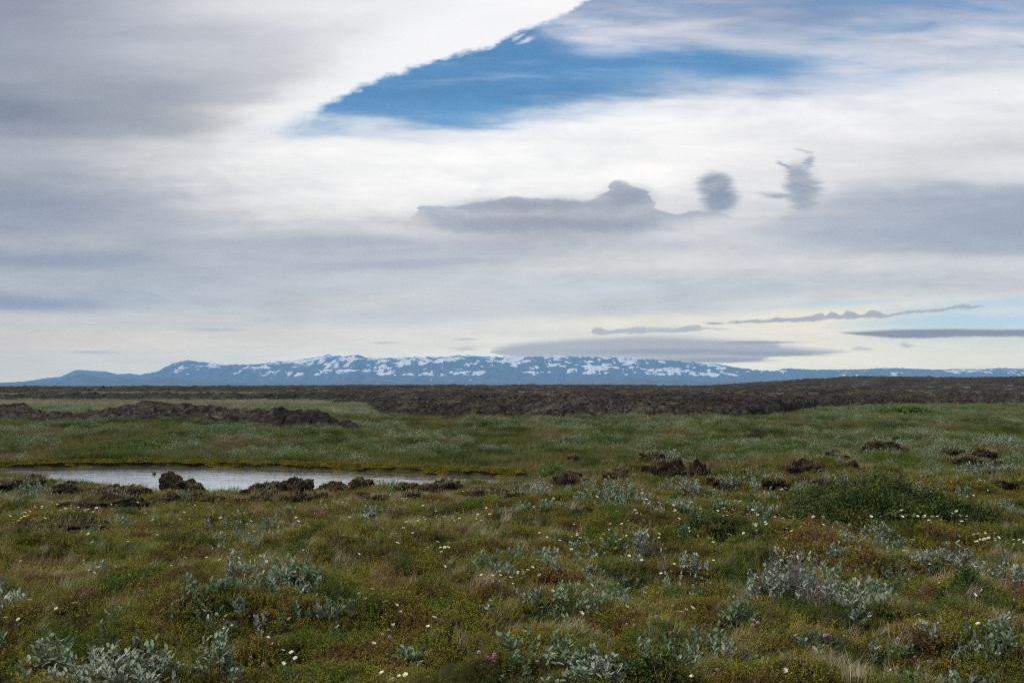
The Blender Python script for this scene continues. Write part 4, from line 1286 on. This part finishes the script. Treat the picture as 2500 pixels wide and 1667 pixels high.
WG = 'grey willow shrubs on the heath'
S, G_ = M_silver, M_sage
SHRUBS = [
    # label, px, py, w, h, mat, leaf, dens, dead
    ('large silver willow shrub cut off by the bottom edge at lower left', 330, 1660, 400, 110, S, 0.042, 1.5, 0.0),
    ('tall narrow silver willow with bare twigs below, right of the large lower-left shrub', 528, 1650, 120, 150, S, 0.042, 1.6, 0.1),
    ('greener willow shrub filling the bottom left corner', 110, 1665, 230, 85, G_, 0.045, 1.3, 0.0),
    ('low sage willow mat with a dark hollow and bare brown branches on its left side', 720, 1460, 190, 75, G_, 0.045, 1.2, 0.1),
    ('flat row of green willow rosettes left of the sage willow with the dark hollow', 480, 1455, 200, 45, G_, 0.045, 0.9, 0.0),
    ('broad silver willow shrub half grey with dead twigs, with white flowers behind it', 1935, 1465, 340, 135, S, 0.044, 1.3, 0.38),
    ('open silver willow spray above a dark green patch, left of the right-edge shrub', 2310, 1385, 190, 60, S, 0.042, 0.9, 0.1),
    ('dense silver willow shrub cut off by the right edge', 2455, 1425, 140, 105, S, 0.042, 1.6, 0.12),
    ('small upright silver willow with grey dead twigs, alone in the middle of the heath', 1560, 1362, 85, 75, S, 0.042, 1.6, 0.3),
    ('sprawling sage willow with spaced-out rosettes beside a dark hollow, centre foreground', 1385, 1510, 180, 85, G_, 0.048, 0.8, 0.0),
    ('wide green willow mat next to the pink flowers at the bottom centre', 1300, 1625, 330, 95, G_, 0.045, 1.0, 0.0),
    ('pale silver willow sprig standing at the bottom edge right of the wide green mat', 1490, 1662, 130, 60, S, 0.044, 1.0, 0.0),
    ('small round silver willow on short turf at lower right', 2262, 1560, 90, 42, S, 0.042, 1.3, 0.0),
    ('small willow tuft with a woolly catkin near the right edge', 2445, 1525, 62, 38, S, 0.04, 1.2, 0.0),
    ('little silver willow bush alone in tan grass, just below the pond', 905, 1270, 55, 48, S, 0.042, 1.5, 0.0),
    ('grey-green willow shrub leaning over dark heath below the flowery hummock', 2165, 1330, 135, 60, S, 0.042, 1.5, 0.0),
    ('low sage willow patch left of the broad half-dead shrub', 1810, 1330, 150, 42, G_, 0.042, 1.0, 0.0),
    ('wide sage willow shrub in front of the dark peat clods, centre right bank', 1485, 1215, 200, 52, S, 0.042, 1.3, 0.0),
    ('small sage willow at the left end of the bank willows', 1320, 1208, 75, 40, S, 0.042, 1.3, 0.0),
    ('upright silver willow between the two dark peat clods on the right bank', 1785, 1190, 60, 48, S, 0.042, 1.5, 0.0),
    ('silver willow patch just left of the upright one on the right bank', 1690, 1200, 110, 38, S, 0.042, 1.3, 0.0),
    ('silver willow thicket right of the big dark green bush', 2420, 1165, 180, 50, S, 0.042, 1.3, 0.0),
    ('rounded grey willow standing in meadow grass above the dark bush', 2160, 1098, 110, 34, S, 0.044, 1.2, 0.0),
    ('rounded grey willow at the meadow edge behind the largest peat clod', 1630, 1128, 90, 32, S, 0.044, 1.2, 0.0),
    ('small stalked silver willow with a bent stem, above the large lower-left shrub', 275, 1528, 75, 50, S, 0.042, 1.0, 0.0),
    ('thin silver willow sprig in mossy heath at mid left, above the sage mat', 565, 1388, 50, 42, S, 0.042, 1.0, 0.0),
    ('low silver willow tuft left of the broad half-dead shrub, beside white flowers', 1700, 1415, 90, 60, S, 0.042, 0.9, 0.0),
    ('sage willow tuft in front of the broad half-dead shrub', 1790, 1530, 120, 60, G_, 0.046, 0.9, 0.0),
    ('ragged sage willow spray below the broad half-dead shrub, lower right', 2010, 1600, 130, 60, G_, 0.046, 1.0, 0.0),
    ('small sage willow tuft at the bottom right edge', 2450, 1585, 80, 36, G_, 0.042, 0.9, 0.0),
    ('silver willow twig cluster right of centre below the centre flowers', 1430, 1410, 80, 36, S, 0.042, 0.9, 0.1),
    ('sage willow rosettes along the bottom edge left of the pink flowers', 990, 1625, 120, 50, G_, 0.048, 0.8, 0.0),
    ('pale willow shrub on the left bank above the white flower patch', 75, 1205, 100, 42, S, 0.042, 1.0, 0.0),
    ('silver willow on the slope beyond the dark bush, close to the right edge', 2450, 1095, 130, 36, S, 0.044, 1.2, 0.0),
    ('willow thicket in the meadow right of the bright green pond bush', 1660, 1180, 90, 26, S, 0.044, 1.2, 0.0),
]
for k, (lab, px, py, wd, hg, mt, lf, dn, dd) in enumerate(SHRUBS):
    shrub('willow_shrub', lab, 'willow shrub', WG, px, py, wd, hg, mt, lf, dn, dd, k)
shrub('dwarf_birch', 'wide dark green mounded bush with tiny leaves on the right bank', 'bush', None, 2190, 1246, 660, 84, M_birch, 0.026, 2.4, 0, 91, 'birch', 0.7)
shrub('dwarf_birch', 'low dark green bush left of the flowery hummock', 'bush', None, 1730, 1300, 190, 40, M_birch, 0.022, 1.6, 0, 92, 'birch', 0.6)
shrub('dwarf_birch', 'dark green mat under the open silver willow spray', 'bush', None, 2345, 1432, 190, 40, M_birch, 0.022, 1.5, 0, 93, 'birch', 0.6)
shrub('dwarf_birch', 'dark green low mat at the bottom edge right of the pale silver sprig', 'bush', None, 1610, 1664, 260, 50, M_birch, 0.022, 1.4, 0, 97, 'birch', 0.6)
shrub('green_bush', 'bright green bush at the right tip of the pond', 'bush', None, 1347, 1170, 115, 46, M_bright, 0.036, 1.2, 0, 94, 'birch', 0.7)
shrub('green_bush', 'fresh green bush row beside the tiny distant pool', 'bush', None, 2235, 1011, 190, 17, M_bright, 0.09, 1.6, 0, 95, 'birch', 0.5)
shrub('green_bush', 'light green bush on the meadow slope behind the pond', 'bush', None, 375, 1098, 110, 22, M_bright, 0.05, 1.2, 0, 96, 'birch', 0.6)


# ------------------------------------------------------------------ peat hummocks (things)
def hummock(label, px, py, wpx, hpx, seed, grassy=0.5, stand=0.7, group='large peat hummocks along the pond bank'):
    x, y = hit(px, py, 0.02)
    wd, hg = wpx / F * y, hpx / F * y
    bm = bmesh.new()
    bmesh.ops.create_icosphere(bm, subdivisions=5 if wpx > 60 else 4, radius=1.0)
    off = Vector((seed * 3.17, seed * 1.3, seed * 0.7))
    for v in bm.verts:
        p_ = v.co.copy()
        nn = mnoise.fractal(p_ * 1.3 + off, 1.0, 2.0, 4) * 0.45 + mnoise.noise(p_ * 4.0 + off) * 0.20 - abs(mnoise.noise(p_ * 7 + off)) * 0.22
        p_ *= 1 + nn
        zz = p_.z
        if zz > 0.25: zz = 0.25 + (zz - 0.25) * stand
        v.co = (p_.x * wd * 0.46, p_.y * min(wd * 0.40, 0.6), zz * hg * 1.15)
    for f in bm.faces: f.smooth = True
    me = bpy.data.meshes.new('peat_hummock'); bm.to_mesh(me)
    tops = np.array([v.co for v in bm.verts if v.normal.z > 0.45 and v.co.z > 0.35 * hg]); bm.free()
    me.materials.append(M_peat)
    o = link('peat_hummock', me, None, (x, y, gz(x, y)))
    tag(o, label, 'peat hummock', group)
    rng = np.random.default_rng(500 + seed)
    if len(tops):
        N = int(40 + 420 * wd * grassy)
        b = tops[rng.integers(0, len(tops), N)] + rng.normal(0, 0.012, (N, 3))
        az = rng.normal(0, 1.2, N)
        V1, T1 = blades(b, az, rng.uniform(0.03, 0.11, N), rng.uniform(0.2, 0.9, N), rng.uniform(0.002, 0.005, N), rng)
        M = int(N * 0.7)
        b2 = tops[rng.integers(0, len(tops), M)] + rng.normal(0, 0.01, (M, 3))
        a2 = rng.uniform(0, 6.28, M)
        V2, T2 = leaves(b2, np.stack([np.cos(a2), np.sin(a2), rng.uniform(.3, 1.4, M)], -1), rng.uniform(.015, .035, M), 0.012, 0.2, rng)
        V, T, mi = join([(V1, T1, 0), (V2, T2, 1)])
        link('grass', mesh('grass', V, T, [M_dry, M_heath], False, mi), o)
    return o


for k, (lab, px, py, wd, hg, gr, st, grp) in enumerate(ALLHUM):
    hummock(lab, px, py, wd, hg, k + 1, gr, st, grp)


# ------------------------------------------------------------------ flowers (things)
def dryas_parts(seed):
    rng = np.random.default_rng(seed)
    hgt = 0.14
    k = np.arange(8); a = k * math.pi / 4 + rng.normal(0, 0.08, 8)
    d = np.stack([np.cos(a), np.sin(a), 0.35 + rng.uniform(-0.15, 0.35, 8)], -1)
    tl = rng.normal(0, 0.25, 2)
    base = np.tile(np.array([0, 0, hgt]), (8, 1)) + d * 0.002
    PV, PT = round_leaves(base, d, 0.0155, 0.0125, rng)
    c = np.array([0, 0, hgt])
    PV = PV - c
    rx = np.array([[1, 0, tl[0]], [0, 1, tl[1]], [-tl[0], -tl[1], 1]])
    PV = PV @ rx.T + c
    th = np.arange(8) * math.pi / 4
    ring = np.stack([0.0042 * np.cos(th), 0.0042 * np.sin(th), np.full(8, hgt + 0.002)], -1)
    CV = np.concatenate([ring, [[0, 0, hgt + 0.006]], [[0, 0, hgt - 0.001]]])
    CT = np.array([[i, (i + 1) % 8, 8] for i in range(8)] + [[(i + 1) % 8, i, 9] for i in range(8)])
    SV, ST = stems(np.array([[0, 0, -0.02]]), np.array([[0, 0, hgt]]), 0.0011, 0.0009, 0.004, rng)
    return (PV, PT), (CV, CT), (SV, ST)


def flower_protos(n, parts_fn, mats, names, rootname):
    split, whole = [], []
    for i in range(n):
        ps = parts_fn(300 + i)
        split.append([mesh(nm, V, T, [m_], False) for (V, T), m_, nm in zip(ps, mats, names)])
        V, T, mi = join([(V, T, k) for k, (V, T) in enumerate(ps)])
        whole.append(mesh(rootname, V, T, list(mats), False, mi))
    return split, whole


def thrift_parts(seed):
    rng = np.random.default_rng(seed)
    hgt = 0.16
    N = 46
    k = np.arange(N); zz = 1 - (k + 0.5) / N * 1.35; rr = np.sqrt(np.maximum(0, 1 - zz ** 2)); th = k * GOLD
    d = np.stack([rr * np.cos(th), rr * np.sin(th), zz], -1)
    V, T = round_leaves(np.array([0, 0, hgt]) + d * 0.004, d + rng.normal(0, 0.15, d.shape), 0.0075, 0.007, rng)
    SV, ST = stems(np.array([[0, 0, -0.02]]), np.array([[0, 0, hgt]]), 0.0012, 0.001, 0.006, rng)
    return (V, T), (SV, ST)


def seed_parts(seed):
    rng = np.random.default_rng(seed)
    hgt = 0.12
    N = 14
    a = rng.uniform(0, 6.28, N)
    d = np.stack([np.cos(a) * 0.6, np.sin(a) * 0.6, rng.uniform(0.4, 1.2, N)], -1)
    V, T = leaves(np.tile(np.array([0, 0, hgt]), (N, 1)), d, rng.uniform(0.008, 0.014, N), 0.006, 0.2, rng)
    SV, ST = stems(np.array([[0, 0, -0.02]]), np.array([[0, 0, hgt]]), 0.0011, 0.0009, 0.004, rng)
    return (V, T), (SV, ST)


DRY = flower_protos(6, dryas_parts, (M_petal, M_yellow, M_stem), ('petals', 'stamens', 'stem'), 'white_flower')
THR = flower_protos(4, thrift_parts, (M_pink, M_stem), ('flower_head', 'stem'), 'pink_flower')
SED = flower_protos(4, seed_parts, (M_orange, M_stem), ('withered_petals', 'stem'), 'withered_flower')
fr = random.Random(5)


def flower(kind, px, py, label, group, cat, name, size=1.0):
    # the head is what shows at (px, py): find the ground under it
    hgt = {'d': 0.14, 't': 0.16, 's': 0.12}[kind]
    x, y = hit(px, py, hgt)
    if poly_sd(np.array([x]), np.array([y]), POND)[0] < 0.3 or y > 20:
        return
    split, whole = {'d': DRY, 't': THR, 's': SED}[kind]
    i = fr.randrange(len(whole))
    loc = (x, y, gz(x, y)); rz = fr.uniform(0, 6.28)
    if py > 1390:
        o = bpy.data.objects.new(name, None); COL.objects.link(o); o.empty_display_size = 0.02
        o.location = loc; o.rotation_euler = (fr.gauss(0, .1), fr.gauss(0, .1), rz)
        for me in split[i]:
            c = bpy.data.objects.new(me.name.split('.')[0], me); COL.objects.link(c); c.parent = o
    else:
        o = link(name, whole[i], None, loc, rz)
    size *= (0.86 + 0.42 * min(1, max(0, (y - 8) / 4))) if kind == 'd' else 1.0
    o.scale = (size, size, 1.0)
    tag(o, label, cat, group)


def cluster(cx, cy, sx, sy, n, label, group, kind='d', name='white_flower', cat='flower', arc=None):
    for _ in range(n):
        px = cx + fr.gauss(0, sx); py = cy + fr.gauss(0, sy)
        if arc: py += arc * ((px - cx) / max(sx, 1)) ** 2
        flower(kind, px, min(py, 1660), label, group, cat, name, fr.uniform(0.8, 1.2))


cluster(1240, 1414, 28, 12, 12, 'white flower in the bunch at the centre of the foreground heath', 'white flowers bunched at the centre')
cluster(1285, 1405, 40, 18, 8, 'white flower at the loose fringe of the centre bunch', 'white flowers bunched at the centre')
for px, py in [(1068, 1326), (1094, 1326), (1076, 1342), (1086, 1342), (1094, 1343), (1077, 1357)]:
    flower('d', px, py, 'white flower in the short double row left above the centre bunch', 'white flowers in the double row', 'flower', 'white_flower', 1.1)
cluster(2085, 1226, 60, 6, 40, 'white flower on the crest of the domed hummock before the dark green bush', 'white flowers on the domed hummock', arc=4)
cluster(2250, 1258, 60, 12, 26, 'white flower trailing down the right side of the domed hummock', 'white flowers right of the domed hummock')
cluster(2400, 1315, 40, 8, 22, 'small white flower in the pale patch on the right slope', 'white flowers in the pale right patch')
cluster(1990, 1270, 70, 14, 12, 'white flower on the near side of the domed hummock', 'white flowers on the near side of the domed hummock')
cluster(1870, 1285, 60, 10, 12, 'white flower in the short grass left of the domed hummock', 'white flowers left of the domed hummock')
cluster(1930, 1210, 40, 10, 8, 'white flower in the shade at the left foot of the dark green bush', 'white flowers at the foot of the dark green bush')
cluster(1730, 1245, 90, 14, 18, 'white flower in brown grass between bank willows and hummock', 'white flowers in brown grass by the bank willows')
cluster(1560, 1245, 90, 24, 22, 'white flower in the grass below the bank willows', 'white flowers below the bank willows')
cluster(1520, 1310, 80, 24, 14, 'white flower in grass above the small half-dead willow', 'white flowers above the small half-dead willow')
cluster(1930, 1362, 26, 6, 12, 'white flower behind the broad half-dead willow', 'white flowers behind the broad half-dead willow')
cluster(225, 1238, 50, 10, 30, 'white flower on the ledge of the eroded peat at left', 'white flowers on the left peat ledge')
cluster(50, 1268, 22, 8, 12, 'white flower in the bunch by the left edge', 'white flowers by the left edge')
cluster(1060, 1240, 120, 24, 20, 'white flower in tan grass below the pond end', 'white flowers in tan grass below the pond end')
LS = [(355, 1253), (375, 1270), (215, 1305), (383, 1308), (226, 1327), (441, 1343), (280, 1388), (504, 1362), (453, 1363), (540, 1265), (548, 1270), (615, 1275), (620, 1298),
      (686, 1273), (720, 1266), (730, 1273), (840, 1308), (742, 1344), (714, 1372), (73, 1467), (192, 1476), (47, 1512), (12, 1518), (185, 1512), (140, 1490), (495, 1497), (540, 1507),
      (556, 1506), (565, 1529), (555, 1542), (710, 1533), (665, 1590), (686, 1588), (720, 1598), (698, 1622), (725, 1608), (647, 1580), (870, 1353), (972, 1327), (988, 1290), (1000, 1277),
      (1007, 1305), (880, 1450), (914, 1450), (890, 1465), (940, 1472), (938, 1480), (967, 1484), (972, 1494), (950, 1527), (960, 1528), (1037, 1533), (1068, 1508), (903, 1576), (934, 1648), (985, 1650), (975, 1662), (958, 1662), (1088, 1388), (1180, 1402),
      (1320, 1372), (1364, 1320), (1375, 1443), (1348, 1467), (1437, 1429), (1420, 1495), (1523, 1485), (1565, 1372), (1622, 1342), (1616, 1402), (1640, 1404), (1470, 1316), (1440, 1325), (1450, 1272),
      (1730, 1314), (1744, 1326), (1743, 1370), (1690, 1432), (1735, 1430), (1675, 1490), (1685, 1486), (1920, 1315), (2030, 1330), (1645, 1300), (2270, 1378), (2375, 1386), (2408, 1446), (2380, 1455),
      (2145, 1512), (2232, 1500), (2393, 1527), (1937, 1555), (1915, 1642), (1685, 1652), (2175, 1640), (2440, 1560), (1660, 1500), (2230, 1322), (2020, 1352), (2065, 1557)]
for px, py in LS:
    flower('d', px + fr.gauss(0, 2), py, 'single white eight-petalled flower scattered in low heath away from any bunch', 'white flowers scattered over the heath', 'flower', 'white_flower', fr.uniform(0.9, 1.2))
for px, py in [(1168, 1609), (1199, 1600), (1216, 1607), (1188, 1617), (1198, 1617), (1184, 1619)]:
    flower('t', px, py, 'pink round-headed flower in the bunch beside the wide green willow mat', 'pink flowers beside the green mat', 'flower', 'pink_flower', 1.15)
for px, py in [(1844, 1518), (1851, 1523), (1842, 1531), (2012, 1530), (2012, 1553), (2020, 1558), (2022, 1553), (2250, 1616), (2273, 1617), (2196, 1567), (1751, 1639)]:
    flower('t', px, py, 'pink round-headed flower among sage willow tufts at lower right', 'pink flowers at lower right', 'flower', 'pink_flower', 1.05)
for px, py in [(2075, 1337), (2090, 1341), (2096, 1343), (2100, 1341), (1905, 1344), (1990, 1325), (2035, 1328), (2002, 1438), (2150, 1262)]:
    flower('t', px, py, 'pink round-headed flower in front of the domed hummock', 'pink flowers before the domed hummock', 'flower', 'pink_flower', 1.1)
for px, py in [(617, 1617), (639, 1623), (954, 1545), (957, 1556), (931, 1555), (1431, 1482), (1452, 1483), (1457, 1442), (1530, 1526), (1551, 1532), (1602, 1511), (1640, 1546), (1630, 1520)]:
    flower('t', px, py, 'pale pink flower scattered singly in the lower foreground', 'pale pink flowers scattered in the foreground', 'flower', 'pink_flower', fr.uniform(0.85, 1.05))
SEEDS = [(892, 1291), (888, 1287), (900, 1310), (880, 1312), (886, 1311), (950, 1312), (955, 1316), (1220, 1383), (1224, 1380), (1160, 1420), (1127, 1412), (1290, 1432), (1300, 1428), (745, 1405), (765, 1340), (714, 1336),
         (710, 1340), (720, 1350), (620, 1506), (500, 1495), (600, 1545), (732, 1537), (705, 1575), (1040, 1655), (1320, 1238), (1190, 1250), (1880, 1290), (1700, 1240), (1930, 1225), (2130, 1236), (2140, 1240), (760, 1315), (790, 1318), (2100, 1335), (120, 1248), (104, 1252)]
for px, py in SEEDS:
    flower('s', px, py, 'small withered orange flower head in the brown heath', 'withered orange flower heads', 'flower', 'withered_flower', fr.uniform(0.8, 1.1))


# the countless tiny blooms beyond those that stand out
xx, yy_ = field(1500, 7.5, 19, 0.9, rng=r1)
pat = fbm(xx / 1.1, yy_ / 1.6, 271, 3) + 0.10 * sst(xx / yy_, -0.1, 0.2)
okf = off_water(xx, yy_, 0.5) & (r1.uniform(0, 1, len(xx)) < sst(pat, 0.50, 0.68) * 0.8 + 0.06)
xx, yy_ = xx[okf], yy_[okf]
pts, rot = place(xx, yy_, -0.01, r1, 0.15)
scatter('white_flowers', pts, rot, r1.uniform(0.65, 1.0, len(xx)), r1.integers(0, 6, len(xx)), DRY[1], 'tiny cream flowers sprinkled thickly over the heath below the bank', 'flowers')


# ------------------------------------------------------------------ cairn on the horizon
cx_, cy_ = at(253, 975, 0)[0] * 1, 0
yc_ = 330.0
xc_ = (253 - 1250) / F * yc_
zc_ = float(lava_h(np.array([xc_]), np.array([yc_]))[0])
bm = bmesh.new()
rr_ = random.Random(3)
for lvl, (rad, zz, nst) in enumerate([(0.42, 0.12, 6), (0.30, 0.42, 5), (0.2, 0.7, 3), (0.08, 0.95, 1)]):
    for k in range(nst):
        a = k * 6.28 / nst + lvl
        r_ = bmesh.ops.create_icosphere(bm, subdivisions=2, radius=0.26)
        for v in r_['verts']:
            v.co *= 1 + 0.25 * mnoise.noise(v.co * 5 + Vector((k, lvl, 0)))
            v.co += Vector((rad * math.cos(a), rad * math.sin(a), zz))
me = bpy.data.meshes.new('cairn'); bm.to_mesh(me); bm.free(); me.materials.append(M_lava)
tag(link('cairn', me, None, (xc_, yc_, max(zc_, 1.0))), 'tiny dark stone cairn on the lava horizon below the flat-topped mountain', 'cairn')

# ------------------------------------------------------------------ air
M_haze, n, out = new_mat('haze')
pv = n.t.nodes.new('ShaderNodeVolumePrincipled')
pv.inputs['Color'].default_value = (*HAZE_COL, 1)
pv.inputs['Density'].default_value = HAZE
pv.inputs['Anisotropy'].default_value = 0.0
n.t.links.new(pv.outputs[0], out.inputs['Volume'])
bx0, bx1, by0, by1, bz0, bz1 = -58000, 58000, -4000, 22500, -40, HAZE_TOP
Vb = np.array([(bx, by, bz) for bz in (bz0, bz1) for by in (by0, by1) for bx in (bx0, bx1)], float)
Fb = np.array([(0, 2, 3, 1), (4, 5, 7, 6), (0, 1, 5, 4), (2, 6, 7, 3), (0, 4, 6, 2), (1, 3, 7, 5)])
tag(link('haze', mesh('haze', Vb, Fb, [M_haze])), 'thin blue air haze softening the distant mountains', 'haze', kind='stuff')
